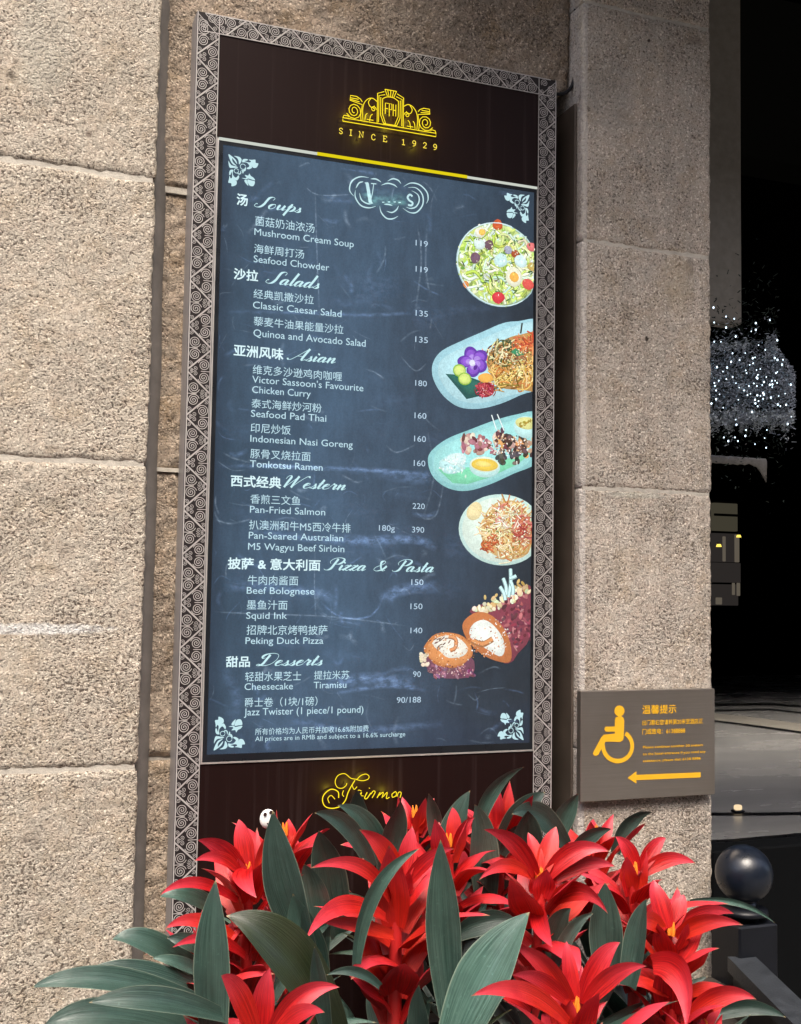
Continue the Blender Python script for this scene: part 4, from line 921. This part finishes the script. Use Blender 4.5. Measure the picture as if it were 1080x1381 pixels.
def bromeliad(label, px, py, y, sc, seed, nleaf=11, nb=18, tilt=(0, 0), leaf_h=1., flower=True, spread=1., low=0.):
    r = random.Random(seed)
    T = at(px, py, y)
    base = Vector((T.x-tilt[0]*.3, T.y-tilt[1]*.3, T.z-.36*sc))
    base.z = min(base.z, -.38)
    root = thing('bromeliad', label, 'plant', base, 'bromeliads in the planter')
    ax = (T-base).normalized()
    a0 = r.uniform(0, 6.28)
    if flower:
        top = T - ax*.045*sc
        mb = MB(); n = 8
        pts = [base+(top-base)*k/n for k in range(n+1)]
        mb.tube(pts, .011, n=8, rads=[.013*sc-.004*sc*k/n for k in range(n+1)])
        nb0 = len(mb.f)
        for k in range(4):
            a = k*2.4; rr = .007*sc*sqrt(k/4)
            q = top+ax*(.016*sc)+Vector((cos(a)*rr, sin(a)*rr, 0))
            mb.tube([q, q+ax*.010*sc+Vector((cos(a), sin(a), 0))*.001, q+ax*.024*sc+Vector((cos(a), sin(a), 0))*.002], .003, n=6, mi=1, rads=[.0034*sc, .0038*sc, .001])
        fh = mb.build('flower_head', [M['stalk'], M['bud']], root, smooth=True)
        for k in range(nb):
            f = k/(nb-1)                                  # 0 inner and upper ... 1 outer and lower
            a = a0+k*2.39996+r.gauss(0, .15)
            out = Vector((cos(a), sin(a), 0)); sd = Vector((-sin(a), cos(a), 0))
            h = top-ax*(.002+.19*f**1.25)*sc+out*.007*sc
            if f < .62:
                g = f/.62; el = radians(84-44*g+r.gauss(0, 7)); L = (.046+.098*min(1, g*1.5))*sc*r.uniform(.82, 1.15)
                bend = el-radians(14+58*g+r.gauss(0, 12))
            else:                                         # the sheath of bracts down the stalk
                el = radians(r.uniform(52, 74)); L = .115*sc*r.uniform(.8, 1.2); bend = el-radians(r.uniform(25, 75))
            d0 = (out*cos(el)+ax*sin(el)).normalized()
            mid = h+d0*L*.58
            tip = mid+(out*cos(bend)+Vector((0, 0, 1))*sin(bend))*L*.58
            bb = MB(); blade(bb, (h, mid, tip), (.033+.025*min(1, f*2.2))*sc*r.uniform(.9, 1.1), sd, prof_bract, fold=r.uniform(.3, .6), nt_=15, nc=7, wave=.09, ph=seed+k, twist=r.gauss(0, .5))
            bb.build('bract', M['bract'], fh, smooth=True)
    for k in range(nleaf):
        a = a0+k*2.39996+r.gauss(0, .2); out = Vector((cos(a), sin(a), 0)); sd = Vector((-sin(a), cos(a), 0))
        f = k/max(1, nleaf-1)
        L = r.uniform(.25, .36)*sc*leaf_h; el = radians(r.uniform(48, 72)-20*f)
        h = base+out*.012+Vector((0, 0, .02+.05*(1-f)))
        mid = h+(out*cos(el)+Vector((0, 0, 1))*sin(el))*L*.6
        b2 = el-radians(r.uniform(25, 60)); tip = mid+(out*cos(b2)*spread+Vector((0, 0, 1))*sin(b2))*L*.5
        tip.y = min(tip.y, -.03); mid.y = min(mid.y, -.04)
        lb = MB(); blade(lb, (h, mid, tip), r.uniform(.033, .045)*sc, sd, prof_leaf, fold=.55, nt_=18, wave=.05, ph=k, twist=r.gauss(0, .5))
        lb.build('leaf', M['leaf'], root, smooth=True)
    return root
def hero(root, tip, ctrl, base, wpx, yt, yb, yc=None, mat='leaf', turn=0., fold=.45):
    """a leaf of its own shape: three photo points on their own depths"""
    yc = (yt+yb)/2 if yc is None else yc
    P2, P1, P0 = at(*tip, yt), at(*ctrl, yc), at(*base, yb)
    view = (P1-CAM); w = .86*wpx/FPX*view.dot(_f)
    side = (P2-P0).cross(view).normalized()
    q = Matrix.Rotation(turn, 3, (P2-P0).normalized()); side = q @ side
    lb = MB(); blade(lb, (P0, P1, P2), w, -side, prof_leaf, fold=fold, nt_=22, nc=9, wave=.05, ph=wpx, twist=sin(tip[0]*.37)*.8)
    return lb.build('leaf', M[mat], root, smooth=True)
def hero_bract(root, tip, ctrl, base, wpx, yt, yb, yc=None, turn=0., fold=.4):
    yc = (yt+yb)/2 if yc is None else yc
    fh = next((c for c in root.children if c.name.startswith('flower_head')), None)
    P2, P1, P0 = at(*tip, yt), at(*ctrl, yc), at(*base, yb)
    P1 = P1+Vector((0, 0, .008)); P2 = P2-Vector((0, 0, .003))
    view = (P1-CAM); w = .72*wpx/FPX*view.dot(_f)
    side = (P2-P0).cross(view).normalized(); side = Matrix.Rotation(turn, 3, (P2-P0).normalized()) @ side
    lb = MB(); blade(lb, (P0, P1, P2), w, -side, prof_bract, fold=fold, nt_=18, nc=7, wave=.03)
    return lb.build('bract', M['bract'], fh or root, smooth=True)

bA = bromeliad('small red bromeliad behind the white spotted ornament', 385, 1106, -.20, .88, 1, 7, leaf_h=.6)
bB = bromeliad('red bromeliad in front of the yellow script lettering', 560, 1083, -.19, .9, 2, 6, leaf_h=.62)
bB2 = bromeliad('narrow red bromeliad just below the yellow script lettering', 606, 1120, -.30, .92, 14, 7, leaf_h=.65)
bC = bromeliad('topmost red bromeliad at the lower right of the menu screen', 674, 1078, -.19, 1.02, 3, 7, leaf_h=.62)
bD = bromeliad('small red bromeliad directly under the wheelchair plate', 803, 1110, -.17, .88, 4, 7, leaf_h=.6)
bE = bromeliad('red bromeliad in front of the lower left frame corner', 335, 1158, -.42, .92, 5, 8, leaf_h=.7)
bF = bromeliad('big red bromeliad with the longest red stem in the middle', 535, 1165, -.44, 1.08, 6, 8, leaf_h=.68)
bG = bromeliad('wide open red bromeliad with orange heart right of centre', 728, 1165, -.45, 1.05, 7, 8, leaf_h=.7)
bH = bromeliad('red bromeliad against the base of the right pilaster', 855, 1158, -.33, 1.0, 8, 7, leaf_h=.62)
bI = bromeliad('red bromeliad cut off by the bottom edge on the left', 350, 1378, -.72, 1.2, 9, 7, leaf_h=.7)
bJ = bromeliad('front red bromeliad with a bright yellow heart', 776, 1338, -.66, 1.1, 10, 8, leaf_h=.7)
bK = bromeliad('red bromeliad with orange bud nearest the black ball post', 905, 1238, -.50, .98, 11, 8, leaf_h=.68)
bL = bromeliad('low dark red bromeliad behind the tall grey leaf on the left', 280, 1245, -.45, .8, 12, 5, leaf_h=.6)
bM = bromeliad('drooping red bromeliad in the lower right corner', 950, 1372, -.56, .8, 13, 6, leaf_h=.7)
bN = bromeliad('leafy bromeliad without a flower spreading over the left end', 215, 1345, -.52, 1., 21, 6, flower=False, leaf_h=.6)
bO = bromeliad('leafy bromeliad without a flower in the shade at bottom centre', 520, 1400, -.62, 1., 22, 9, flower=False, leaf_h=.7)

for b_ in (bE, bF, bG, bH, bI, bJ, bK, bL, bM, bN, bO, bB2):
    r = random.Random(b_.name)
    q0 = Vector(OFF[b_.name])
    for k in range(6):
        a = r.uniform(0, 6.28); out = Vector((cos(a), sin(a), 0)); sd = Vector((-sin(a), cos(a), 0)); L = r.uniform(.14, .24); el = radians(r.uniform(35, 80))
        h = q0+out*.03+Vector((0, 0, .03)); mid = h+(out*cos(el)+Vector((0, 0, 1))*sin(el))*L*.6; b2 = el-radians(r.uniform(15, 70)); tip = mid+(out*cos(b2)+Vector((0, 0, 1))*sin(b2))*L*.5
        tip.y = min(tip.y, -.05); mid.y = min(mid.y, -.05)
        lb = MB(); blade(lb, (h, mid, tip), r.uniform(.026, .042), sd, prof_leaf, fold=.55, nt_=14, wave=.05, ph=k); lb.build('leaf', M['leaf'] if k % 3 else M['leaf_dark'], b_, smooth=True)
# leaves that stand out one by one
hero(bN, (291, 1186), (278, 1290), (288, 1420), 58, -.60, -.62, turn=.25)
hero(bE, (368, 1093), (370, 1180), (420, 1290), 62, -.53, -.53, mat='leaf', turn=-.3)
hero(bE, (305, 1235), (390, 1250), (450, 1400), 84, -.62, -.60, yc=-.66, mat='leaf_dark', turn=.4)
hero(bF, (594, 1132), (596, 1230), (608, 1370), 56, -.55, -.52, turn=-.2)
hero(bF, (566, 1144), (488, 1180), (479, 1300), 26, -.60, -.54, turn=.5, fold=.5)
hero(bJ, (714, 1230), (655, 1300), (610, 1420), 88, -.70, -.68, turn=-.35)
hero(bC, (634, 1066), (612, 1110), (600, 1180), 46, -.30, -.26, turn=-.3)
hero(bC, (707, 1034), (655, 1050), (645, 1120), 24, -.26, -.2, turn=.4)
hero(bG, (816, 1190), (812, 1240), (818, 1330), 54, -.52, -.50, turn=.3)
hero(bK, (872, 1212), (862, 1250), (848, 1330), 42, -.60, -.56, turn=-.5)
hero(bO, (565, 1328), (563, 1370), (566, 1420), 34, -.70, -.66)
hero(bO, (424, 1276), (424, 1320), (440, 1390), 30, -.66, -.62, turn=.3)
hero(bO, (440, 1315), (480, 1298), (512, 1330), 16, -.66, -.64, fold=.6)
for tip, ct, bs, w, yy in (((42, 1332), (120, 1300), (265, 1350), 42, -.60), ((150, 1268), (190, 1250), (285, 1330), 46, -.50), ((58, 1385), (120, 1345), (270, 1395), 52, -.64), ((100, 1318), (180, 1290), (290, 1350), 40, -.55), ((120, 1352), (200, 1335), (300, 1372), 44, -.68), ((205, 1292), (240, 1290), (300, 1330), 22, -.52), ((215, 1210), (250, 1195), (300, 1235), 34, -.46), ((225, 1265), (255, 1262), (300, 1300), 30, -.5)):
    hero(bN, tip, ct, bs, w, yy, yy+.06, yc=yy-.02, turn=.5)
for tip, ct, bs, w, yy, pl_ in (((424, 1096), (470, 1096), (500, 1170), 32, -.34, bB), ((455, 1086), (502, 1096), (520, 1180), 36, -.3, bB), ((540, 1080), (532, 1110), (520, 1170), 40, -.32, bB), ((482, 1065), (478, 1090), (490, 1150), 34, -.26, bB), ((578, 1040+30), (585, 1100), (590, 1150), 26, -.25, bB), ((690, 1098), (725, 1080), (760, 1140), 40, -.28, bC), ((735, 1068), (700, 1090), (670, 1150), 44, -.25, bC), ((712, 1093), (700, 1110), (720, 1170), 48, -.32, bC), ((780, 1070), (760, 1090), (740, 1150), 34, -.2, bD), ((880, 1095), (845, 1095), (830, 1150), 24, -.2, bD), ((825, 1118), (790, 1118), (770, 1160), 26, -.25, bD), ((640, 1085), (650, 1120), (655, 1220), 50, -.27, bC), ((770, 1225), (745, 1235), (740, 1300), 36, -.50, bG), ((800, 1232), (765, 1240), (735, 1330), 22, -.54, bG), ((700, 1245), (660, 1230), (610, 1262), 36, -.46, bF), ((430, 1120), (440, 1160), (455, 1260), 56, -.40, bF), ((1045, 1245), (1000, 1205), (930, 1215), 10, -.42, bK), ((410, 1165), (425, 1190), (430, 1290), 46, -.44, bF), ((395, 1205), (410, 1260), (430, 1360), 60, -.55, bF), ((1060, 1372), (1000, 1340), (930, 1381), 26, -.5, bM)):
    hero(pl_, tip, ct, bs, w, yy, yy+.05, turn=.3)
for tip, ct, bs, w, yy, yb, pl_ in (((216, 1204), (255, 1178), (320, 1215), 24, -.52, -.44, bL), ((222, 1250), (260, 1230), (320, 1270), 30, -.52, -.45, bL), ((232, 1275), (280, 1255), (330, 1290), 26, -.55, -.45, bL), ((418, 1168), (490, 1150), (525, 1215), 32, -.56, -.46, bF), ((412, 1265), (450, 1200), (520, 1240), 40, -.62, -.48, bF), ((430, 1240), (470, 1250), (530, 1262), 30, -.58, -.48, bF), ((635, 1340), (700, 1320), (765, 1381), 40, -.78, -.68, bJ), ((925, 1385), (935, 1300), (880, 1300), 56, -.66, -.56, bK), ((1020, 1345), (975, 1330), (930, 1370), 40, -.6, -.54, bM), ((1002, 1245), (950, 1235), (912, 1265), 34, -.58, -.50, bK), ((820, 1230), (790, 1185), (745, 1215), 36, -.56, -.46, bG), ((745, 1275), (728, 1255), (725, 1225), 38, -.58, -.46, bG)):
    hero_bract(pl_, tip, ct, bs, w, yy, yb, turn=.35)
for tip, ct, bs, w, yy, yb, pl_ in (((298, 1312), (318, 1330), (345, 1400), 50, -.79, -.74, bI), ((364, 1302), (352, 1340), (352, 1400), 44, -.73, -.72, bI), ((458, 1328), (400, 1330), (365, 1400), 44, -.74, -.73, bI), ((438, 1362), (405, 1358), (368, 1400), 34, -.80, -.74, bI),
                                    ((690, 1272), (730, 1290), (768, 1350), 36, -.69, -.67, bJ), ((764, 1266), (762, 1300), (775, 1350), 32, -.64, -.66, bJ), ((836, 1268), (806, 1290), (785, 1350), 46, -.66, -.66, bJ), ((872, 1300), (825, 1305), (788, 1355), 40, -.71, -.67, bJ), ((690, 1312), (725, 1315), (765, 1350), 30, -.72, -.67, bJ),
                                    ((652, 1116), (695, 1128), (722, 1180), 34, -.49, -.45, bG), ((750, 1112), (742, 1140), (730, 1180), 36, -.43, -.45, bG), ((712, 1120), (718, 1145), (726, 1180), 30, -.42, -.45, bG), ((822, 1146), (775, 1135), (738, 1182), 36, -.50, -.45, bG), ((646, 1184), (675, 1158), (715, 1182), 28, -.53, -.45, bG), ((830, 1166), (785, 1158), (738, 1190), 34, -.49, -.45, bG),
                                    ((882, 1184), (880, 1210), (900, 1252), 42, -.47, -.50, bK), ((922, 1204), (918, 1222), (908, 1252), 30, -.49, -.50, bK), ((852, 1248), (872, 1236), (896, 1256), 34, -.56, -.50, bK), ((990, 1230), (950, 1222), (910, 1252), 30, -.52, -.50, bK),
                                    ((322, 1102), (326, 1130), (336, 1175), 36, -.40, -.42, bE), ((266, 1130), (300, 1140), (328, 1180), 36, -.47, -.43, bE), ((262, 1158), (295, 1152), (326, 1182), 28, -.49, -.43, bE), ((378, 1112), (360, 1135), (345, 1178), 28, -.42, -.42, bE), ((346, 1208), (320, 1190), (334, 1172), 40, -.51, -.44, bE),
                                    ((484, 1116), (520, 1138), (538, 1190), 38, -.47, -.44, bF), ((556, 1112), (552, 1145), (542, 1190), 36, -.43, -.44, bF), ((612, 1142), (575, 1152), (546, 1195), 32, -.46, -.44, bF),
                                    ((898, 1128), (882, 1140), (862, 1175), 30, -.33, -.33, bH), ((938, 1162), (900, 1152), (866, 1178), 30, -.36, -.33, bH), ((830, 1126), (845, 1142), (858, 1175), 30, -.32, -.33, bH), ((610, 1086), (614, 1110), (610, 1150), 30, -.29, -.30, bB2), ((640, 1100), (622, 1115), (612, 1150), 26, -.31, -.30, bB2)):
    hero_bract(pl_, tip, ct, bs, w, yy, yb, turn=.2+.35*sin(tip[0]*.7), fold=.4+.2*sin(tip[1]))

# small white ornament tucked among the leaves
oc = at(361, 1104, -.46)
t = thing('white_ornament', 'small round white ornament with dark spots among the leaves', 'ornament', oc)
mb = MB(); rx = .012
mb.grid([[(oc.x+rx*cos(a*pi/9)*sin(b*pi/10)*1.05, oc.y+.006*sin(a*pi/9)*sin(b*pi/10), oc.z+.0145*cos(b*pi/10)) for a in range(19)] for b in range(11)])
mb.build('body', plain('white_plastic', (.72, .72, .70), .5), t, smooth=True)
mb = MB()
for dx, dz, r_ in ((-.006, .008, .003), (.003, .0105, .003), (.008, .008, .002), (.004, -.002, .0015), (-.002, -.006, .0012)):
    mb.poly([(oc.x+dx+r_*cos(k*.63), oc.y-.0072, oc.z+dz+r_*sin(k*.63)) for k in range(10)])
mb.build('spots', plain('dark_spots', (.03, .012, .012), .5), t)

# ------------------------------------------------------------------ entrance on the right
EN_Y1 = 16.
def stone_floor():
    t = NT('polished_floor'); p = t.pos(); n = t.noise(t.n('Mapping', i={0: p, 3: (.6, 1.6, 1)}).outputs[0], 1.4, 5, .6)
    c = t.mix(n, (.19, .19, .187), (.36, .355, .34))
    return t.done(bsdf(t, base=c, rough=t.math('ADD', t.math('MULTIPLY', n, .2), .16), spec=.55))
M['floor'] = stone_floor()
M['inlay'] = plain('dark_inlay', (.008, .008, .009), .3)
M['pale_inlay'] = plain('pale_inlay', (.32, .30, .26), .35)
m = MB(); m.grid([[(x, y, GROUND) for x in (1.05, 60)] for y in (2.4, 3.86, 60)]); struct(m.build('lobby_floor', M['floor']))
def inlay(pts, w, mat, z):
    mb = MB(); L = [Vector(p) for p in pts]
    rows = []
    for i, p in enumerate(L):
        a = L[max(0, i-1)]; b = L[min(len(L)-1, i+1)]; d = (b-a); d.z = 0; d.normalize(); n = Vector((-d.y, d.x, 0))
        rows.append([(p.x-n.x*w/2, p.y-n.y*w/2, GROUND+z), (p.x+n.x*w/2, p.y+n.y*w/2, GROUND+z)])
    mb.grid(rows); return struct(mb.build('floor_inlay', mat))
def fl(x, y):
    d_ = _r*((x-540)/FPX) - _u*((y-690.5)/FPX) + _f
    return CAM + d_*((GROUND-CAM.z)/d_.z)
inlay([fl(940, 1098), fl(1000, 1098.5), fl(1130, 1097)], .10, M['inlay'], .004)
inlay([fl(930, 1138), fl(1000, 1134), fl(1130, 1122)], .10, M['inlay'], .004)
inlay([fl(940, 970), fl(1000, 977), fl(1130, 995)], .16, M['inlay'], .004)
inlay([fl(940, 964), fl(1000, 971), fl(1130, 989)], .75, M['pale_inlay'], .002)
inlay([fl(940, 959), fl(1040, 957), fl(1130, 967)], .2, M['inlay'], .004)
inlay([fl(940, 951), fl(1040, 950), fl(1130, 956)], .3, M['inlay'], .004)
# dark interior: walls and ceiling
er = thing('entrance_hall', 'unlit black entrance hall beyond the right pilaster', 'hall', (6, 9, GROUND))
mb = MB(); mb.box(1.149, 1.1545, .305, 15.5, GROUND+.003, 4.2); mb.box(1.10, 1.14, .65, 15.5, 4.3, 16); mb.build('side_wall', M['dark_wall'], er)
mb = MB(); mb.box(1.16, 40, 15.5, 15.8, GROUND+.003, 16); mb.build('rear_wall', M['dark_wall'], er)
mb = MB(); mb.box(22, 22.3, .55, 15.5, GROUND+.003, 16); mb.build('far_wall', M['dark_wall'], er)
mb = MB(); mb.box(1.16, 26, .2, 3.7, 4.21, 4.4); mb.box(1.16, 26, 6.4, 15.4, 4.21, 4.4); mb.build('ceiling', M['dark_wall'], er)  # opening left between the slabs so sky light reaches the floor
# porch roof over the doorway
mb = MB(); mb.box(.12, 22, -1.1, -.06, 2.34, 2.6, bev=.02); tag(mb.build('porch_roof', M['dark_wall']), 'dark flat porch roof above the entrance', 'roof')
# upper facade behind the niche
mb = MB(); mb.box(-14, -.87, .14, .5, GROUND+.004, 9); mb.box(-.87, 1.148, .31, .6, GROUND+.004, 9); mb.box(1.156, 26, .2, .5, 4.42, 9)
tag(mb.build('facade_wall', M['granite']), 'granite facade carrying the pilasters', 'wall')

mb = MB(); mb.box(-40, 40, -22, -15, GROUND+.004, 11); tag(mb.build('street_building', M['facing']), 'unseen dark building added across the street to block low sky light', 'building')  # unseen, added behind the viewer to cut light from the horizon
# pale hanging panel seen high in the doorway
yP = 3.3
p0, p1 = at(930, 430, yP), at(1001, 430, yP)
mb = MB(); mb.box(p0.x, p1.x, yP, yP+.12, p0.z, 4.19, bev=.01); tag(mb.build('hanging_panel', M['pale']), 'pale plain panel hanging in the dark doorway above the lit tree', 'panel')

# frosted tree with fairy lights
yT = 3.0
tc = at(1005, 520, yT)
tr = thing('christmas_tree', 'frosted christmas tree with white fairy lights in the doorway', 'christmas tree', (tc.x, yT, at(1005, 660, yT).z))
rnd = random.Random(8)
M['frost'] = plain('frosted_needles', (.34, .38, .44), .8, var=.5, sc=14)
M['needle'] = plain('dark_needles', (.012, .022, .015), .8)
def needles(mb, n, x0, x1, y0, y1, dep, mi, ln):
    for i in range(n):
        px, py = rnd.uniform(x0, x1), rnd.gauss((y0+y1)/2, (y1-y0)/3.4)
        if px > 1050 and py < 470+(px-1050)*1.4: continue
        c = at(px, py, yT+rnd.uniform(-dep, dep)); a = Vector((rnd.gauss(0, 1), rnd.gauss(0, 1), rnd.gauss(0, .7))).normalized()*ln*rnd.uniform(.5, 1.2); b = a.cross(Vector((rnd.gauss(0, 1), rnd.gauss(0, 1), 1))).normalized()*.0026
        mb.poly([c-a-b, c+a-b, c+a+b, c-a+b], mi)
mb = MB(); needles(mb, 7000, 935, 1072, 470, 562, .16, 0, .011)
for k in range(16):
    x = rnd.uniform(940, 1060); needles(mb, 90, x-6, x+6, 556, 572, .1, 0, .010)
needles(mb, 130, 1034, 1046, 455, 480, .05, 0, .01); mb.build('frosted_branch', M['frost'], tr)
mb = MB()
needles(mb, 1500, 935, 1070, 553, 572, .12, 0, .009); needles(mb, 500, 935, 1010, 460, 474, .1, 0, .009); needles(mb, 160, 1032, 1048, 455, 482, .05, 0, .008)
for k in range(7):
    x = 945+k*19; needles(mb, 90, x-5, x+5, 562, 584, .06, 0, .007)
mb.build('fake_snow', plain('tree_snow', (.55, .60, .68), .95, var=.3, sc=30), tr)
mb = MB(); needles(mb, 2500, 935, 1060, 425, 600, .2, 0, .013); mb.build('green_branch', M['needle'], tr)
M['fairy'] = lamp('fairy_light', (200, 226, 240), 2.2)
src = None
spots = [(962, 415), (979, 427), (990, 430), (1019, 436), (1038, 432), (979, 442), (963, 435), (1013, 447), (1019, 445), (992, 454), (1048, 459), (963, 461), (972, 461),
         (992, 566), (993, 573), (1006, 580), (1005, 588), (1034, 580), (1031, 591), (976, 590), (982, 595), (991, 590), (995, 595), (1018, 599), (1033, 604), (1067, 562), (1062, 572)]
while len(spots) < 99:
    x, y = rnd.uniform(958, 1068), rnd.gauss(513, 25)
    if 464 < y < 556 and not (x > 1045 and y < 470+(x-1045)*1.3): spots.append((x, y))
for x, y in spots:
    c = at(x, y, yT-.22+rnd.uniform(-.05, .05)); rr = rnd.choice((.0026, .0034, .0046))
    mb = MB()
    mb.lathe([(.0001, -rr*1.2), (rr*.8, -rr*.6), (rr, 0), (rr*.75, rr*.8), (.0001, rr*1.5)], c, n=6)
    o = mb.build('fairy_light', M['fairy'], tr)
mb = MB()
for k in range(190):
    x, y = rnd.uniform(958, 1068), rnd.gauss(513, 27)
    if not 462 < y < 560 or (x > 1045 and y < 470+(x-1045)*1.3): continue
    c = at(x, y, yT-.19+rnd.uniform(-.05, .05)); rr = rnd.uniform(.0014, .0024)
    mb.lathe([(.0001, -rr), (rr, 0), (.0001, rr)], c, n=5)
o = mb.build('fairy_light_spark', lamp('fairy_spark', (150, 176, 196), .7), tr); o['kind'] = 'stuff'
# snow-covered ledge below the tree
yL = 3.6
a = at(940, 617, yL); b = at(1030, 622, yL)
led = thing('snowy_ledge', 'dark ledge edged with drooping fake snow below the lit tree', 'ledge', (a.x, yL, a.z-.1))
mb = MB(); mb.box(a.x-.2, b.x, yL, yL+.4, b.z-.06, b.z-.002, bev=.006); mb.build('shelf', M['dark_wall'], led)
mb = MB(); rows = []
for k in range(41):
    f = k/40; x = a.x-.2+(b.x+.012-a.x+.2)*f
    dr = .028+.02*noise.noise(Vector((f*14, 0, 3))) + (.10*max(0, (f-.9)/.1))
    rows.append([(x, yL+.2, b.z+.012), (x, yL-.004, b.z+.016+.004*noise.noise(Vector((f*20, 1, 1)))), (x, yL-.014, b.z), (x, yL-.010, b.z-dr), (x, yL-.002, b.z-dr-.004)])
mb.grid(rows); mb.build('fake_snow', plain('fake_snow', (.30, .28, .25), .9, var=.2, sc=40, bump=.6), led, smooth=True)
# small lit room with two lamps; its light is put into panes and curtains
yW = 7.
W7 = lambda x, y: at(920+x/4.3125, 640+y/4.3125, yW)
rm = thing('mirror_window', 'small dim window with pale panes and curtains in the doorway', 'window', (W7(250, 770).x, yW, W7(250, 770).z))
def quad(name, x0, x1, y0, y1, mat, dy=0., dep=.06):
    a, b = W7(x0, y1), W7(x1, y0); mb = MB(); mb.box(a.x, b.x, yW+dy, yW+dy+dep, a.z, b.z, bev=.004); return mb.build(name, mat, rm)
quad('frame', 120, 345, 158, 775, M['dark_wall'], .07, .05)
M['dim'] = lamp('dim_window', (70, 66, 54), .4); M['dim2'] = lamp('dim_room', (48, 44, 42), .42); M['dim3'] = lamp('dim_curtain', (104, 96, 84), .4)  # panes and curtains glow for the room light
quad('pane', 185, 322, 170, 325, M['dim']); quad('pane', 130, 325, 345, 505, M['dim2']); quad('pane', 130, 340, 515, 625, M['dim2']); quad('pane', 150, 330, 640, 760, M['dim2'], .01)
for x0, x1, y0, y1 in ((300, 325, 350, 510), (230, 246, 360, 505), (285, 300, 630, 700), (312, 330, 630, 705), (190, 225, 715, 755)): quad('curtain', x0, x1, y0, y1, M['dim3'], -.02, .015)
quad('transom', 180, 325, 232, 240, M['dark_wall'], -.02, .015)
for x, y, w_ in ((305, 358, 20), (190, 412, 22)):
    c = W7(x, y); t = thing('wall_lamp', 'yellow wall lamp glowing %s' % ('higher at the right of the dim window' if x > 250 else 'lower at the left of the dim window'), 'lamp', (c.x, yW-.05, c.z), 'wall lamps in the hall')
    mb = MB(); k = w_/4.3125/FPX*9; mb.lathe([(.001, -k*.5), (k*.9, -k*.5), (k*.6, k*.35), (.001, k*.35)], (c.x, yW-.06, c.z), n=12); mb.build('shade', lamp('lamp_glow', (235, 205, 90), .9), t)
    mb = MB(); mb.box(c.x-k*.1, c.x+k*.1, yW-.06, yW-.03, c.z+k*.36, c.z+k*.9); mb.build('arm', M['black'], t)
# small glowing block put in for a lamp's reflection in the floor
c = fl(995, 1096)
t = thing('floor_lamp', 'tiny warm glowing block standing in for a lamp reflection on the lobby floor', 'lamp', c)
mb = MB(); mb.box(c.x-.025, c.x+.025, c.y-.02, c.y+.02, GROUND+.02, GROUND+.055, bev=.006); mb.build('lens', lamp('warm_lens', (255, 226, 180), .5), t)  # glowing block that stands in for the lamp reflection
mb = MB(); mb.box(c.x-.04, c.x+.04, c.y-.03, c.y+.03, GROUND+.005, GROUND+.0195, bev=.004); mb.build('base', M['black'], t)  # black base added under the stand-in block

a = at(960, 1146, .8); b = at(1100, 1139, .8)
mb = MB(); mb.box(a.x, 6., .8, .9, GROUND+.004, (a.z+b.z)/2, bev=.006); tag(mb.build('low_panel', M['matte_black']), 'low black panel wall behind the ball post', 'wall')
# black post with ball finial and the rail beside it
yB = -.10
c = at(1003, 1178, yB); R_ = 38/FPX*(c-CAM).dot(_f)
t = thing('ball_post', 'black iron post topped by a round ball beside the pilaster', 'post', (c.x, c.y, GROUND))
mb = MB(); mb.lathe([(.0005, R_)]+[(R_*sin(k*pi/16), R_*cos(k*pi/16)) for k in range(1, 15)]+[(R_*.42, -R_*.93), (R_*.42, -R_*1.12)], c, n=40); mb.build('ball', plain('ball_paint', (.006, .009, .016), .3, spec=.5, bump=.12), t, smooth=True)
mb = MB(); mb.lathe([(R_*.42, -R_*1.12), (R_*.8, -R_*1.18), (R_*.85, -R_*1.35), (R_*.5, -R_*1.45), (R_*.5, -R_*1.6)], c, n=28); mb.build('collar', M['black'], t, smooth=True)
mb = MB(); w_ = R_*.82; mb.box(c.x-w_, c.x+w_, c.y-w_, c.y+w_, GROUND+.003, c.z-R_*1.58, bev=.004); mb.build('shaft', M['black'], t)
a = at(1000, 1290, -.14); b = at(1095, 1330, -.5)
t = thing('stone_rail', 'dark slate rail sloping away beside the black ball post', 'rail', (a.x, a.y, GROUND))
mb = MB(); dv = (b-a).normalized(); nv = Vector((-dv.y, dv.x, 0)).normalized()*.03; L_ = 1.2
for nm, z0, z1, mt in (('cap', -.03, 0, M['slate']), ('panel', GROUND-a.z+.003, -.031, M['black'])):
    mb = MB(); e = Vector((dv.x, dv.y, 0)).normalized()*L_; k = 1 if nm == 'cap' else .6
    q = [a-nv*k, a+nv*k, a+nv*k+e, a-nv*k+e]
    lo = [(p.x, p.y, a.z+z0) for p in q]; hi = [(p.x, p.y, a.z+z1) for p in q]
    mb.poly(lo[::-1]); mb.poly(hi)
    for i in range(4): mb.poly([lo[i], lo[(i+1) % 4], hi[(i+1) % 4], hi[i]])
    mb.build(nm, mt, t)
